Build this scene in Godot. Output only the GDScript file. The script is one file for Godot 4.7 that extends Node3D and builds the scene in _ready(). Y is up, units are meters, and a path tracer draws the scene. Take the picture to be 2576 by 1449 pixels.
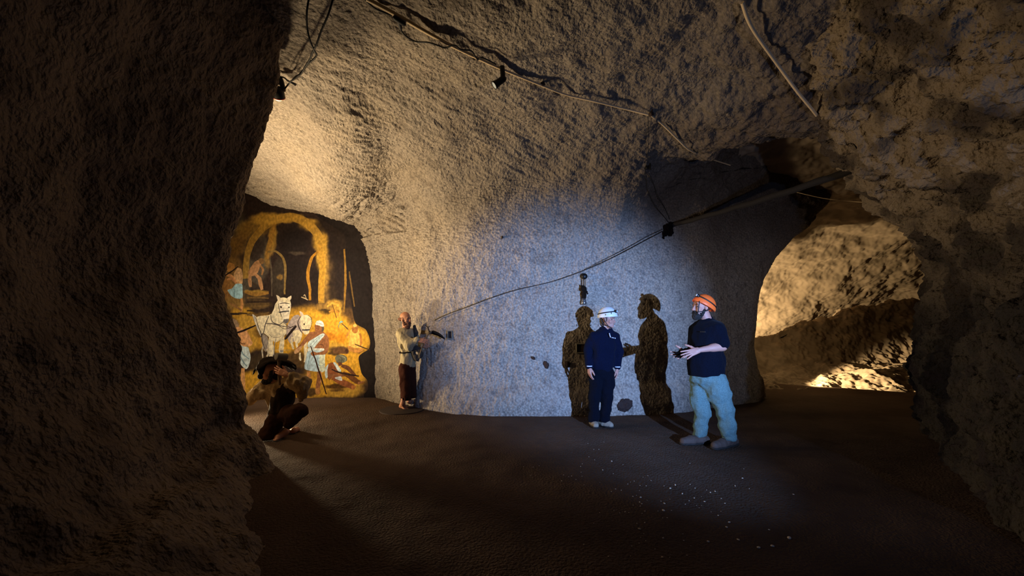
extends Node3D
# A quarried chamber underground: two visitors, two costumed mannequins, a painted alcove, a side tunnel.

const FOCAL := 1000.0
const EYE := Vector3(0, 1.5, 0)
const PITCH := 4.9

var wall_pts := PackedVector3Array()   # coarse copy of the back wall and ceiling, to hang things on
var wall_nrm := PackedVector3Array()
var mats := {}
var name_count := {}
var fine := FastNoiseLite.new()
var bumps := FastNoiseLite.new()
var broad := FastNoiseLite.new()
var ridge := FastNoiseLite.new()
var cell := FastNoiseLite.new()


func _ready() -> void:
	var cam := Camera3D.new()
	cam.name = "camera"
	cam.keep_aspect = Camera3D.KEEP_HEIGHT
	cam.fov = rad_to_deg(2.0 * atan(724.5 / FOCAL))
	cam.position = EYE
	cam.rotation_degrees = Vector3(PITCH, 0, 0)
	cam.near = 0.05
	cam.far = 60.0
	add_child(cam)
	cam.current = true
	var we := WorldEnvironment.new()
	we.name = "world_environment"
	var env := Environment.new()
	env.background_mode = Environment.BG_COLOR
	env.background_color = Color(0, 0, 0)
	env.ambient_light_source = Environment.AMBIENT_SOURCE_DISABLED
	env.tonemap_mode = Environment.TONE_MAPPER_LINEAR
	env.tonemap_exposure = 1.0
	env.sdfgi_enabled = true
	env.ssao_enabled = true
	env.ssil_enabled = true
	we.environment = env
	add_child(we)
	lights()
	noises()
	materials()
	build_cave()
	build_mural()
	build_fixtures()
	build_people()
	build_pebbles()


func lights() -> void:
	# warm flood standing on the floor of the alcove, out of sight behind the left pillar, aimed up across the ceiling
	spot("flood", Vector3(-5.0, 0.3, -6.5), Vector3(0.5, 5.2, -4.4), Color(1.0, 0.89, 0.71), 20.0, 75.0, 0.9, 0.15)
	# unseen warm fill added behind the pillar, to lift wall and ceiling
	spot("pillar_fill", Vector3(-4.3, 2.1, -4.9), Vector3(-4.3, 2.1, -4.9) + Vector3(0.75, 0.55, -0.36), Color(1.0, 0.88, 0.69), 17.0, 62.0, 1.0, 0.12)
	omni("mannequin_fill", Vector3(-4.2, 2.5, -4.75), Color(1.0, 0.88, 0.69), 1.9, 0.12)  # added fill with no lamp behind it, for the kneeling mannequin
	# a visitor's white torch, out of frame to the right of the camera, and the wide spill round its beam
	spot("torch", Vector3(2.7, 1.45, 0.4), Vector3(1.15, 1.25, -6.65), Color(0.55, 0.71, 1.0), 108.0, 21.5, 1.0, 0.025)
	spot("torch_spill", Vector3(2.7, 1.45, 0.4), Vector3(2.1, 2.4, -6.65), Color(0.55, 0.71, 1.0), 5.0, 40.0, 1.0, 0.025)
	# weak unseen fill added beside the torch, lifting the wall near the tunnel mouth
	spot("right_wall_fill", Vector3(2.5, 1.7, 0.5), Vector3(4.3, 2.5, -7.4), Color(1.0, 0.93, 0.85), 5.0, 23.0, 1.0, 0.03)
	# lamps in the side tunnel: one behind the heap lights the far wall, one grazes the rubble in front
	var lamp := Vector3(6.3, 0.6, -11.8)
	spot("tunnel_lamp", lamp, lamp + Vector3(0.5, 0.8, -0.3), Color(1.0, 0.88, 0.66), 22.0, 54.5, 0.15, 0.05)
	omni("tunnel_fill", Vector3(6.3, 1.3, -9.5), Color(1.0, 0.86, 0.62), 0.4, 0.1)  # added fill standing in for stray lamplight under the vault
	lamp = Vector3(5.75, 0.45, -9.0)
	spot("rubble_lamp", lamp, lamp + Vector3(1.0, -0.075, -0.10), Color(1.0, 0.88, 0.66), 42.0, 19.0, 0.7, 0.04)


func omni(called: String, at: Vector3, c: Color, e: float, size: float) -> void:
	var l := OmniLight3D.new()
	l.name = called
	l.position = at
	l.light_color = c
	l.light_energy = e
	l.light_size = size
	l.omni_range = 40.0
	l.omni_attenuation = 2.0
	l.shadow_enabled = true
	add_child(l)


func spot(called: String, at: Vector3, to: Vector3, c: Color, e: float, angle: float, soft: float, size: float) -> void:
	var l := SpotLight3D.new()
	l.name = called
	l.light_color = c
	l.light_energy = e
	l.light_size = size
	l.spot_range = 40.0
	l.spot_attenuation = 2.0
	l.spot_angle = angle
	l.spot_angle_attenuation = soft
	l.shadow_enabled = true
	add_child(l)
	l.look_at_from_position(at, to)


# ---------------------------------------------------------------- pixels of the photograph to points in the cave
func ray(px: float, py: float) -> Vector3:
	var a := deg_to_rad(PITCH)
	var x := (px - 1288.0) / FOCAL
	var y := (724.5 - py) / FOCAL
	return Vector3(x, y * cos(a) + sin(a), -cos(a) + y * sin(a))


func at_z(px: float, py: float, z: float) -> Vector3:
	var r := ray(px, py)
	return EYE + r * (z / r.z)


func ground(px: float, py: float) -> Vector3:
	var r := ray(px, py)
	return EYE + r * (-EYE.y / r.y)


func on_wall(px: float, py: float, off := 0.02) -> Vector3:
	var r := ray(px, py).normalized()
	var best := -1.0
	var at := 0
	for i in wall_pts.size():
		var d := r.dot((wall_pts[i] - EYE).normalized())
		if d > best:
			best = d
			at = i
	var p := wall_pts[at]
	var n := wall_nrm[at]
	var t := (p - EYE).dot(n) / minf(r.dot(n), -0.05)
	t = clampf(t, (p - EYE).length() - 0.25, (p - EYE).length() + 0.25)
	return EYE + r * t + n * off


# ---------------------------------------------------------------- naming
func numbered(called: String) -> String:
	var n: int = name_count.get(called, 0)
	name_count[called] = n + 1
	return called if n == 0 else "%s_%03d" % [called, n]


func tag(o: Node3D, label: String, category: String, group := "") -> Node3D:
	o.set_meta("label", label)
	o.set_meta("category", category)
	if group:
		o.set_meta("group", group)
	return o


func thing(called: String, label: String, category: String, at := Vector3.ZERO, group := "") -> Node3D:
	var o := Node3D.new()
	o.name = numbered(called)
	o.position = at
	add_child(o)
	tag(o, label, category, group)
	return o


func put(called: String, mesh: Mesh, m: Material, parent: Node3D = null) -> MeshInstance3D:
	var o := MeshInstance3D.new()
	o.mesh = mesh
	o.material_override = m
	o.cast_shadow = GeometryInstance3D.SHADOW_CASTING_SETTING_ON
	if parent == null:
		o.name = numbered(called)
		add_child(o)
	else:
		o.name = called
		parent.add_child(o, true)
	return o


func structure(called: String, mesh: Mesh, m: Material, label: String, category: String) -> MeshInstance3D:
	var o := put(called, mesh, m)
	o.set_meta("kind", "structure")
	tag(o, label, category)
	return o


# ---------------------------------------------------------------- materials
func noises() -> void:
	for n in [[fine, 11, 9.0, 3], [bumps, 12, 2.2, 3], [broad, 13, 0.45, 3], [ridge, 14, 1.0, 3]]:
		n[0].noise_type = FastNoiseLite.TYPE_SIMPLEX_SMOOTH
		n[0].seed = n[1]
		n[0].frequency = n[2]
		n[0].fractal_type = FastNoiseLite.FRACTAL_FBM
		n[0].fractal_octaves = n[3]
	ridge.fractal_type = FastNoiseLite.FRACTAL_RIDGED
	cell.noise_type = FastNoiseLite.TYPE_CELLULAR
	cell.seed = 5
	cell.frequency = 3.0
	cell.cellular_return_type = FastNoiseLite.RETURN_DISTANCE
	cell.fractal_type = FastNoiseLite.FRACTAL_NONE


func noise_tex(kind: int, freq: float, octaves: int, seed_: int, lo: float, hi: float, size := 512) -> NoiseTexture2D:
	var n := FastNoiseLite.new()
	n.noise_type = kind
	n.frequency = freq
	n.seed = seed_
	n.fractal_octaves = octaves
	var t := NoiseTexture2D.new()
	t.width = size
	t.height = size
	t.seamless = true
	t.noise = n
	var g := Gradient.new()
	g.set_color(0, Color(lo, lo, lo))
	g.set_color(1, Color(hi, hi, hi))
	t.color_ramp = g
	return t


func mat(key: String, c: Color, rough := 0.85, metal := 0.0) -> StandardMaterial3D:
	if mats.has(key):
		return mats[key]
	var m := StandardMaterial3D.new()
	m.resource_name = key
	m.albedo_color = c
	m.roughness = rough
	m.metallic = metal
	mats[key] = m
	return m


func materials() -> void:
	var grain := noise_tex(FastNoiseLite.TYPE_SIMPLEX_SMOOTH, 0.045, 5, 3, 0.58, 1.0, 1024)
	var pits := noise_tex(FastNoiseLite.TYPE_SIMPLEX_SMOOTH, 0.035, 5, 7, 0.0, 1.0, 1024)
	for r in [["rock", 2.2, 0.5], ["rough_rock", 4.0, 0.5], ["dirt", 1.2, 0.9], ["rubble", 3.0, 0.6]]:
		var m := mat(r[0], Color.WHITE, 0.95)
		m.vertex_color_use_as_albedo = true
		if r[0] == "rock":
			m.albedo_texture = grain
		else:
			m.albedo_color = Color(0.84, 0.82, 0.80)
		if r[0] != "rubble":
			m.heightmap_enabled = true
			m.heightmap_texture = pits
			m.heightmap_scale = r[1]
		m.uv1_triplanar = true
		m.uv1_world_triplanar = true
		m.uv1_scale = Vector3.ONE * r[2]
		m.metallic_specular = 0.2
	var weave := noise_tex(FastNoiseLite.TYPE_SIMPLEX_SMOOTH, 0.06, 4, 21, 0.7, 1.0, 256)
	for c in [["navy_shirt", Color(0.045, 0.06, 0.11)], ["navy_fleece", Color(0.055, 0.075, 0.155)], ["navy_trousers", Color(0.05, 0.06, 0.105)], ["teal_trousers", Color(0.40, 0.51, 0.51)],
			["maroon_cloth", Color(0.30, 0.17, 0.13)], ["linen", Color(0.80, 0.74, 0.60)], ["old_linen", Color(0.80, 0.69, 0.52)], ["dark_vest", Color(0.22, 0.17, 0.13)], ["brown_cloth", Color(0.26, 0.165, 0.115)],
			["black_felt", Color(0.12, 0.09, 0.07)], ["grey_cloth", Color(0.33, 0.31, 0.29)], ["black_cloth", Color(0.05, 0.03, 0.03)], ["white_cloth", Color(0.85, 0.85, 0.88)]]:
		var m := mat(c[0], c[1], 0.95)
		m.albedo_texture = weave
		m.uv1_triplanar = true
		m.uv1_scale = Vector3.ONE * 4.0
		m.metallic_specular = 0.15
		m.rim_enabled = true
		m.rim = 0.15
	for c in [["skin", Color(0.66, 0.48, 0.42)], ["mannequin_skin", Color(0.72, 0.50, 0.38)]]:
		var m := mat(c[0], c[1], 0.6)
		m.subsurf_scatter_enabled = true
		m.subsurf_scatter_strength = 0.15
	mat("hair", Color(0.10, 0.075, 0.06), 0.8)
	mat("dark_beard", Color(0.06, 0.05, 0.045), 0.9)
	mat("grey_hair", Color(0.25, 0.22, 0.20), 0.85)
	mat("auburn_beard", Color(0.42, 0.27, 0.20), 0.9)
	mat("eye", Color(0.22, 0.16, 0.13), 0.35)  # shading of the eye sockets painted in as dark skin tone
	mat("orange_shell", Color(0.93, 0.40, 0.16), 0.45)
	mat("white_shell", Color(0.80, 0.81, 0.81), 0.4)
	mat("black_rubber", Color(0.035, 0.03, 0.03), 0.6)
	mat("black_metal", Color(0.05, 0.045, 0.04), 0.45, 0.4)
	mat("steel", Color(0.55, 0.55, 0.56), 0.3, 0.9)
	mat("rust", Color(0.16, 0.09, 0.06), 0.9)
	mat("dark_wood", Color(0.075, 0.05, 0.04), 0.9)
	mat("beige_cable", Color(0.80, 0.70, 0.55), 0.6)
	mat("wood", Color(0.42, 0.34, 0.24), 0.8)
	mat("grey_stone", Color(0.46, 0.43, 0.37), 0.9)
	mat("shoe", Color(0.27, 0.21, 0.18), 0.8)
	mat("pale_shoe", Color(0.50, 0.46, 0.40), 0.8)
	mat("sole", Color(0.10, 0.085, 0.075), 0.8)
	mat("painted_glow_rim", Color(0.75, 0.22, 0.12), 0.4)  # red glow of the lit bulb on its rim, painted as colour
	mat("pebble", Color(0.78, 0.72, 0.64), 0.8)
	var glow := mat("bulb", Color(1.0, 0.9, 0.75), 0.4)
	glow.emission_enabled = true
	glow.emission = Color(1.0, 0.86, 0.62)
	glow.emission_energy_multiplier = 2.0
	mat("lens", Color(0.75, 0.80, 0.85), 0.1)


# ---------------------------------------------------------------- rock surfaces from control points
func spline_row(row: PackedVector3Array, n: int) -> PackedVector3Array:
	var out := PackedVector3Array()
	out.resize(n)
	var m := row.size()
	for i in n:
		var t := float(i) / (n - 1) * (m - 1)
		var k := mini(int(t), m - 2)
		out[i] = row[k].cubic_interpolate(row[k + 1], row[maxi(k - 1, 0)], row[mini(k + 2, m - 1)], t - k)
	return out


func normals_of(p: PackedVector3Array, nu: int, nv: int, flip: float) -> PackedVector3Array:
	var out := PackedVector3Array()
	out.resize(nu * nv)
	for j in nv:
		var ja := maxi(j - 1, 0) * nu
		var jb := mini(j + 1, nv - 1) * nu
		var jj := j * nu
		for i in nu:
			out[jj + i] = ((p[jj + mini(i + 1, nu - 1)] - p[jj + maxi(i - 1, 0)]).cross(p[jb + i] - p[ja + i]) * flip).normalized()
	return out


# ctrl: rows of control points. The surface faces the point called room; relief and tint are called as f(point, normal).
func surface(ctrl: Array, nu: int, nv: int, room: Vector3, relief: Callable, tint: Callable) -> Dictionary:
	var rows := []
	for r in ctrl:
		rows.append(spline_row(r, nu))
	var m := rows.size()
	var p := PackedVector3Array()
	p.resize(nu * nv)
	for j in nv:
		var t := float(j) / (nv - 1) * (m - 1)
		var k := mini(int(t), m - 2)
		var a: PackedVector3Array = rows[k]
		var b: PackedVector3Array = rows[k + 1]
		var pre: PackedVector3Array = rows[maxi(k - 1, 0)]
		var post: PackedVector3Array = rows[mini(k + 2, m - 1)]
		for i in nu:
			p[j * nu + i] = a[i].cubic_interpolate(b[i], pre[i], post[i], t - k)
	var n := normals_of(p, nu, nv, 1.0)
	var vote := 0.0
	for i in range(0, nu * nv, 97):
		vote += n[i].dot((room - p[i]).normalized())
	var flip := signf(vote)
	var c := PackedColorArray()
	c.resize(nu * nv)
	for i in nu * nv:
		var nn := n[i] * flip
		c[i] = tint.call(p[i], nn)
		p[i] += nn * float(relief.call(p[i], nn))
	return {"p": p, "n": normals_of(p, nu, nv, flip), "c": c, "nu": nu, "nv": nv, "flip": flip}


# rows r0..r1 of a surface as a mesh with a rough back a little way into the rock
func slab(s: Dictionary, r0: int, r1: int, thick := 0.4) -> ArrayMesh:
	var nu: int = s.nu
	var sp: PackedVector3Array = s.p
	var sn: PackedVector3Array = s.n
	var p := sp.slice(r0 * nu, (r1 + 1) * nu)
	var n := sn.slice(r0 * nu, (r1 + 1) * nu)
	var c: PackedColorArray = (s.c as PackedColorArray).slice(r0 * nu, (r1 + 1) * nu)
	var nv := r1 - r0 + 1
	var idx := PackedInt32Array()
	idx.resize((nu - 1) * (nv - 1) * 6)
	var w := 0
	var front: bool = s.flip > 0
	for j in nv - 1:
		for i in nu - 1:
			var a := j * nu + i
			var b := a + 1
			var d := a + nu
			var e := d + 1
			idx[w] = a
			idx[w + 1] = d if front else b
			idx[w + 2] = b if front else d
			idx[w + 3] = b
			idx[w + 4] = d if front else e
			idx[w + 5] = e if front else d
			w += 6
	# back of the slab, coarse
	var step := 12
	var cols := []
	for i in range(0, nu - 1, step):
		cols.append(i)
	cols.append(nu - 1)
	var lines := []
	for j in range(0, nv - 1, step):
		lines.append(j)
	lines.append(nv - 1)
	var first := p.size()
	for j in lines:
		for i in cols:
			var k: int = j * nu + i
			p.append(p[k] - n[k] * thick)
			n.append(-n[k])
			c.append(c[k])
	var cw := cols.size()
	for j in lines.size() - 1:
		for i in cw - 1:
			var a := first + j * cw + i
			if front:
				idx.append_array([a, a + 1, a + cw, a + 1, a + cw + 1, a + cw])
			else:
				idx.append_array([a, a + cw, a + 1, a + 1, a + cw, a + cw + 1])
	# sides
	for side in 4:
		var count: int = cw if side < 2 else lines.size()
		for k in count - 1:
			var fa: int
			var fb: int
			var ba: int
			var bb: int
			if side < 2:
				var j := 0 if side == 0 else lines.size() - 1
				fa = lines[j] * nu + cols[k]
				fb = lines[j] * nu + cols[k + 1]
				ba = first + j * cw + k
				bb = ba + 1
			else:
				var i := 0 if side == 2 else cw - 1
				fa = lines[k] * nu + cols[i]
				fb = lines[k + 1] * nu + cols[i]
				ba = first + k * cw + i
				bb = ba + cw
			idx.append_array([fa, ba, fb, fb, ba, bb])
	return array_mesh(p, n, idx, c)


func array_mesh(p: PackedVector3Array, n: PackedVector3Array, idx: PackedInt32Array, c := PackedColorArray(), uv := PackedVector2Array()) -> ArrayMesh:
	var a := []
	a.resize(Mesh.ARRAY_MAX)
	a[Mesh.ARRAY_VERTEX] = p
	a[Mesh.ARRAY_NORMAL] = n
	a[Mesh.ARRAY_INDEX] = idx
	if c.size():
		a[Mesh.ARRAY_COLOR] = c
	if uv.size():
		a[Mesh.ARRAY_TEX_UV] = uv
	var m := ArrayMesh.new()
	m.add_surface_from_arrays(Mesh.PRIMITIVE_TRIANGLES, a)
	return m


# ---------------------------------------------------------------- small solids, several of which can be joined into one part
class Solid:
	var p := PackedVector3Array()
	var n := PackedVector3Array()
	var idx := PackedInt32Array()

	func mesh() -> ArrayMesh:
		var a := []
		a.resize(Mesh.ARRAY_MAX)
		a[Mesh.ARRAY_VERTEX] = p
		a[Mesh.ARRAY_NORMAL] = n
		a[Mesh.ARRAY_INDEX] = idx
		var m := ArrayMesh.new()
		m.add_surface_from_arrays(Mesh.PRIMITIVE_TRIANGLES, a)
		return m

	func quad_rings(rings: Array, closed: bool) -> void:
		# rings of points, outside seen with the ring running anticlockwise about the direction of travel
		var sides: int = rings[0].size()
		var first := p.size()
		var m := rings.size()
		for j in m:
			for i in sides:
				p.append(rings[j][i])
				var du: Vector3 = rings[j][(i + 1) % sides] - rings[j][(i + sides - 1) % sides]
				var dv: Vector3
				if closed:
					dv = rings[(j + 1) % m][i] - rings[(j + m - 1) % m][i]
				else:
					dv = rings[mini(j + 1, m - 1)][i] - rings[maxi(j - 1, 0)][i]
				n.append(du.cross(dv).normalized())
		for j in (m if closed else m - 1):
			for i in sides:
				var a := first + j * sides + i
				var b := first + j * sides + (i + 1) % sides
				var c := first + ((j + 1) % m) * sides + i
				var d := first + ((j + 1) % m) * sides + (i + 1) % sides
				idx.append_array([a, c, b, b, c, d])
		if not closed:
			for e in 2:
				var ring: Array = rings[0 if e == 0 else m - 1]
				var mid := Vector3.ZERO
				for q in ring:
					mid += q / sides
				var k := p.size()
				var nn: Vector3 = (ring[1] - ring[0]).cross(ring[2] - ring[0]).normalized() * (-1.0 if e == 0 else 1.0)
				p.append(mid)
				n.append(nn)
				for q in ring:
					p.append(q)
					n.append(nn)
				for i in sides:
					var i2 := (i + 1) % sides
					if e == 0:
						idx.append_array([k, k + 1 + i, k + 1 + i2])
					else:
						idx.append_array([k, k + 1 + i2, k + 1 + i])

	# a round bar through points; radius is a number or one per point
	func tube(pts: Array, radius: Variant, sides := 8, closed := false) -> void:
		var rings := []
		var m := pts.size()
		var up := Vector3.ZERO
		for j in m:
			var d: Vector3
			if closed:
				d = pts[(j + 1) % m] - pts[(j + m - 1) % m]
			else:
				d = pts[mini(j + 1, m - 1)] - pts[maxi(j - 1, 0)]
			d = d.normalized()
			if up == Vector3.ZERO:
				up = Vector3.UP if absf(d.y) < 0.9 else Vector3.RIGHT
			var x := d.cross(up).normalized()
			up = x.cross(d).normalized()
			var r: float = radius[j] if radius is Array else radius
			var ring := []
			for i in sides:
				var a := TAU * i / sides
				ring.append(pts[j] + (x * cos(a) + up * sin(a)) * r)
			ring.reverse()
			rings.append(ring)
		quad_rings(rings, closed)

	# a turned shape: profile of (radius, height) about an axis
	func lathe(at: Vector3, axis: Vector3, prof: Array, sides := 16) -> void:
		var d := axis.normalized()
		var x := d.cross(Vector3.UP if absf(d.y) < 0.9 else Vector3.RIGHT).normalized()
		var y := d.cross(x)
		var rings := []
		for q in prof:
			var ring := []
			for i in sides:
				var a := TAU * i / sides
				ring.append(at + d * q[1] + (x * cos(a) + y * sin(a)) * maxf(q[0], 0.0004))
			rings.append(ring)
		quad_rings(rings, false)

	# a box with chamfered edges
	func block(at: Vector3, size: Vector3, b: Basis, ch := 0.004) -> void:
		var h := size / 2
		var rings := []
		for z in [[-h.z, ch], [-h.z + ch, 0.0], [h.z - ch, 0.0], [h.z, ch]]:
			var x: float = h.x - z[1]
			var y: float = h.y - z[1]
			var k := ch
			var ring := []
			for q in [[x, -y + k], [x, y - k], [x - k, y], [-x + k, y], [-x, y - k], [-x, -y + k], [-x + k, -y], [x - k, -y]]:
				ring.append(at + b * Vector3(q[0], q[1], z[0]))
			rings.append(ring)
		quad_rings(rings, false)

	func ball(at: Vector3, r: Vector3, b := Basis(), k := 12) -> void:
		var rings := []
		for j in k + 1:
			var t := PI * (j + 0.02) / (k + 0.04)
			var ring := []
			for i in k * 2:
				var a := TAU * i / (k * 2)
				ring.append(at + b * (Vector3(sin(t) * cos(a), sin(t) * sin(a), -cos(t)) * r))
			rings.append(ring)
		quad_rings(rings, false)


func smooth_path(pts: Array, per := 6, closed := false) -> Array:
	var out := []
	var m := pts.size()
	for k in (m if closed else m - 1):
		for s in per:
			if closed:
				out.append(pts[k].cubic_interpolate(pts[(k + 1) % m], pts[(k + m - 1) % m], pts[(k + 2) % m], float(s) / per))
			else:
				out.append(pts[k].cubic_interpolate(pts[k + 1], pts[maxi(k - 1, 0)], pts[mini(k + 2, m - 1)], float(s) / per))
	if not closed:
		out.append(pts[m - 1])
	return out


# ---------------------------------------------------------------- bodies and clothes: a distance field on a grid, meshed as surface nets
class Field:
	var lo: Vector3
	var h: float
	var nx: int
	var ny: int
	var nz: int
	var f := PackedFloat32Array()

	func _init(a: Vector3, b: Vector3, step: float) -> void:
		lo = a
		h = step
		nx = int(ceil((b.x - a.x) / h)) + 1
		ny = int(ceil((b.y - a.y) / h)) + 1
		nz = int(ceil((b.z - a.z) / h)) + 1
		f.resize(nx * ny * nz)
		f.fill(1000.0)

	func span(a: Vector3, b: Vector3) -> Array:
		var p := (a - lo) / h
		var q := (b - lo) / h
		return [maxi(int(floor(p.x)), 0), mini(int(ceil(q.x)), nx - 1), maxi(int(floor(p.y)), 0), mini(int(ceil(q.y)), ny - 1), maxi(int(floor(p.z)), 0), mini(int(ceil(q.z)), nz - 1)]

	func blend(at: int, d: float, k: float) -> void:
		var g := f[at]
		if k <= 0.0:
			if d < g:
				f[at] = d
			return
		var e := 0.5 + 0.5 * (g - d) / k
		if e >= 1.0:
			f[at] = d
		elif e > 0.0:
			f[at] = g + (d - g) * e - k * e * (1.0 - e)

	func cap(a: Vector3, b: Vector3, ra: float, rb: float, k := 0.03) -> void:
		var w := maxf(ra, rb) + k + h * 3
		var s := span(a.min(b) - Vector3.ONE * w, a.max(b) + Vector3.ONE * w)
		var ba := b - a
		var inv := 1.0 / maxf(ba.length_squared(), 1e-9)
		var dr := rb - ra
		for z in range(s[4], s[5] + 1):
			for y in range(s[2], s[3] + 1):
				var at: int = (z * ny + y) * nx + s[0]
				var p := lo + Vector3(s[0], y, z) * h - a
				for x in range(s[0], s[1] + 1):
					var t := clampf(p.dot(ba) * inv, 0.0, 1.0)
					blend(at, (p - ba * t).length() - ra - dr * t, k)
					p.x += h
					at += 1

	func path(pts: Array, radii: Array, k := 0.03) -> void:
		for i in pts.size() - 1:
			cap(pts[i], pts[i + 1], radii[i], radii[i + 1], k)

	func ell(c: Vector3, r: Vector3, b := Basis(), k := 0.03, cut := false) -> void:
		var w := maxf(r.x, maxf(r.y, r.z)) + k + h * 3
		var s := span(c - Vector3.ONE * w, c + Vector3.ONE * w)
		var bt := b.transposed()
		var ir := Vector3.ONE / r
		for z in range(s[4], s[5] + 1):
			for y in range(s[2], s[3] + 1):
				var at: int = (z * ny + y) * nx + s[0]
				var p := lo + Vector3(s[0], y, z) * h - c
				for x in range(s[0], s[1] + 1):
					var q := (bt * p) * ir
					var k0 := q.length()
					var d := k0 * (k0 - 1.0) / maxf((q * ir).length(), 1e-6)
					if cut:
						var g := f[at]
						var e := clampf(0.5 - 0.5 * (g + d) / maxf(k, 1e-5), 0.0, 1.0)
						f[at] = g + (-d - g) * e + k * e * (1.0 - e)
					else:
						blend(at, d, k)
					p.x += h
					at += 1

	# keeps what lies behind the plane
	func plane(at_: Vector3, dir: Vector3) -> void:
		var dn := dir.normalized()
		for z in nz:
			for y in ny:
				var at := (z * ny + y) * nx
				var d := (lo + Vector3(0, y, z) * h - at_).dot(dn)
				for x in nx:
					if d > f[at]:
						f[at] = d
					d += h * dn.x
					at += 1

	func wrinkle(noise: FastNoiseLite, stretch: Vector3, amp: float) -> void:
		for z in nz:
			for y in ny:
				var at := (z * ny + y) * nx
				var p := lo + Vector3(0, y, z) * h
				for x in nx:
					if absf(f[at]) < 0.06:
						f[at] += noise.get_noise_3dv(p * stretch) * amp
					p.x += h
					at += 1

	func mesh_into(s: Solid) -> void:
		var first := s.p.size()
		var cell_of := PackedInt32Array()
		cell_of.resize(f.size())
		cell_of.fill(-1)
		var sx := 1
		var sy := nx
		var sz := nx * ny
		var off := [0, sx, sy, sx + sy, sz, sx + sz, sy + sz, sx + sy + sz]
		var far := h * 6.0
		var corner := [Vector3(0, 0, 0), Vector3(1, 0, 0), Vector3(0, 1, 0), Vector3(1, 1, 0), Vector3(0, 0, 1), Vector3(1, 0, 1), Vector3(0, 1, 1), Vector3(1, 1, 1)]
		var edges := [[0, 1], [0, 2], [0, 4], [1, 3], [1, 5], [2, 3], [2, 6], [3, 7], [4, 5], [4, 6], [5, 7], [6, 7]]
		for z in nz - 1:
			for y in ny - 1:
				var at := (z * ny + y) * nx - 1
				for x in nx - 1:
					at += 1
					if absf(f[at]) > far:
						continue
					var mask := 0
					for k in 8:
						if f[at + off[k]] < 0.0:
							mask |= 1 << k
					if mask == 0 or mask == 255:
						continue
					var sum := Vector3.ZERO
					var count := 0
					for e in edges:
						var va: float = f[at + off[e[0]]]
						var vb: float = f[at + off[e[1]]]
						if (va < 0.0) != (vb < 0.0):
							sum += (corner[e[0]] as Vector3).lerp(corner[e[1]], va / (va - vb))
							count += 1
					cell_of[at] = s.p.size()
					s.p.append(lo + (Vector3(x, y, z) + sum / count) * h)
					s.n.append(Vector3.ZERO)
		for z in range(1, nz - 1):
			for y in range(1, ny - 1):
				var at := (z * ny + y) * nx
				for x in range(1, nx - 1):
					at += 1
					var v := f[at]
					if absf(v) > far:
						continue
					var inside := v < 0.0
					if inside != (f[at + sx] < 0.0):
						face(s, cell_of, at, sy, sz, inside)
					if inside != (f[at + sy] < 0.0):
						face(s, cell_of, at, sz, sx, inside)
					if inside != (f[at + sz] < 0.0):
						face(s, cell_of, at, sx, sy, inside)
		for i in range(first, s.p.size()):
			s.n[i] = s.n[i].normalized()

	func face(s: Solid, cell_of: PackedInt32Array, at: int, su: int, sv: int, inside: bool) -> void:
		var a := cell_of[at]
		var b := cell_of[at - su]
		var c := cell_of[at - su - sv]
		var d := cell_of[at - sv]
		if a < 0 or b < 0 or c < 0 or d < 0:
			return
		var nn := (s.p[c] - s.p[a]).cross(s.p[d] - s.p[b])
		if not inside:
			nn = -nn
			s.idx.append_array([a, b, c, a, c, d])
		else:
			s.idx.append_array([a, c, b, a, d, c])
		s.n[a] += nn
		s.n[b] += nn
		s.n[c] += nn
		s.n[d] += nn


# ---------------------------------------------------------------- the cave
func streak(p: Vector3, dir: Vector3, along: float, across: float) -> float:
	var d := dir.normalized()
	var t := p.dot(d)
	var q := (p - d * t) * across + d * t * along
	return ridge.get_noise_3dv(q)


func main_relief(p: Vector3, n: Vector3) -> float:
	# chisel marks run down the walls, slantwise over the ceiling; the right of the ceiling is rougher
	var up := clampf((p.y - 2.6) / 1.2, 0.0, 1.0)
	var rough := clampf((p.x - 0.3) / 3.2, 0.0, 1.0) * clampf((p.y - 3.3) / 0.8, 0.0, 1.0)
	var left := clampf((0.6 - p.x) / 2.2, 0.0, 1.0)
	var dir := Vector3(0.12, 1, 0).lerp(Vector3(0.75, -0.25, -0.55), up)
	var d := broad.get_noise_3dv(p) * (0.10 + 0.05 * up)
	d += bumps.get_noise_3dv(p) * (0.018 + 0.065 * rough + 0.006 * up)
	d -= maxf(streak(p, dir, 1.3, 6.5), -0.2) * (0.009 + 0.010 * maxf(left, up)) * (1.0 - 0.7 * rough)
	d += fine.get_noise_3dv(p) * (0.010 + 0.026 * rough)
	if rough > 0.0:
		d -= cell.get_noise_3dv(p * 1.6) * 0.05 * rough
	# ledge at the foot of the wall
	if p.z < -6.0 and p.x > -1.8 and p.y < 0.8:
		d += 0.16 * smoothstep(0.55, 0.12, p.y) * smoothstep(-1.8, -0.8, p.x) * smoothstep(3.6, 2.4, p.x) + 0.03 * smoothstep(0.45, 0.4, p.y + 0.12 * bumps.get_noise_1d(p.x * 0.3))
	# strata in the lip over the alcove
	if p.x < -2.0 and p.z < -6.3 and p.y > 3.2:
		d -= 0.07 * maxf(0.0, streak(p + Vector3(0, 0.15 * p.x, 0), Vector3(1, -0.27, 0.1), 0.35, 5.0)) * smoothstep(-6.3, -7.0, p.z)
	for g in grooves:
		var e: float = (p - g[0]).length()
		if e < g[2] + 0.3:
			var s: float = seg_dist(p, g[0], g[1])
			if s < g[3]:
				d -= g[4] * (1.0 - s / g[3])
	return d


var grooves := []   # [start, end, length, half width, depth]


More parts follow.
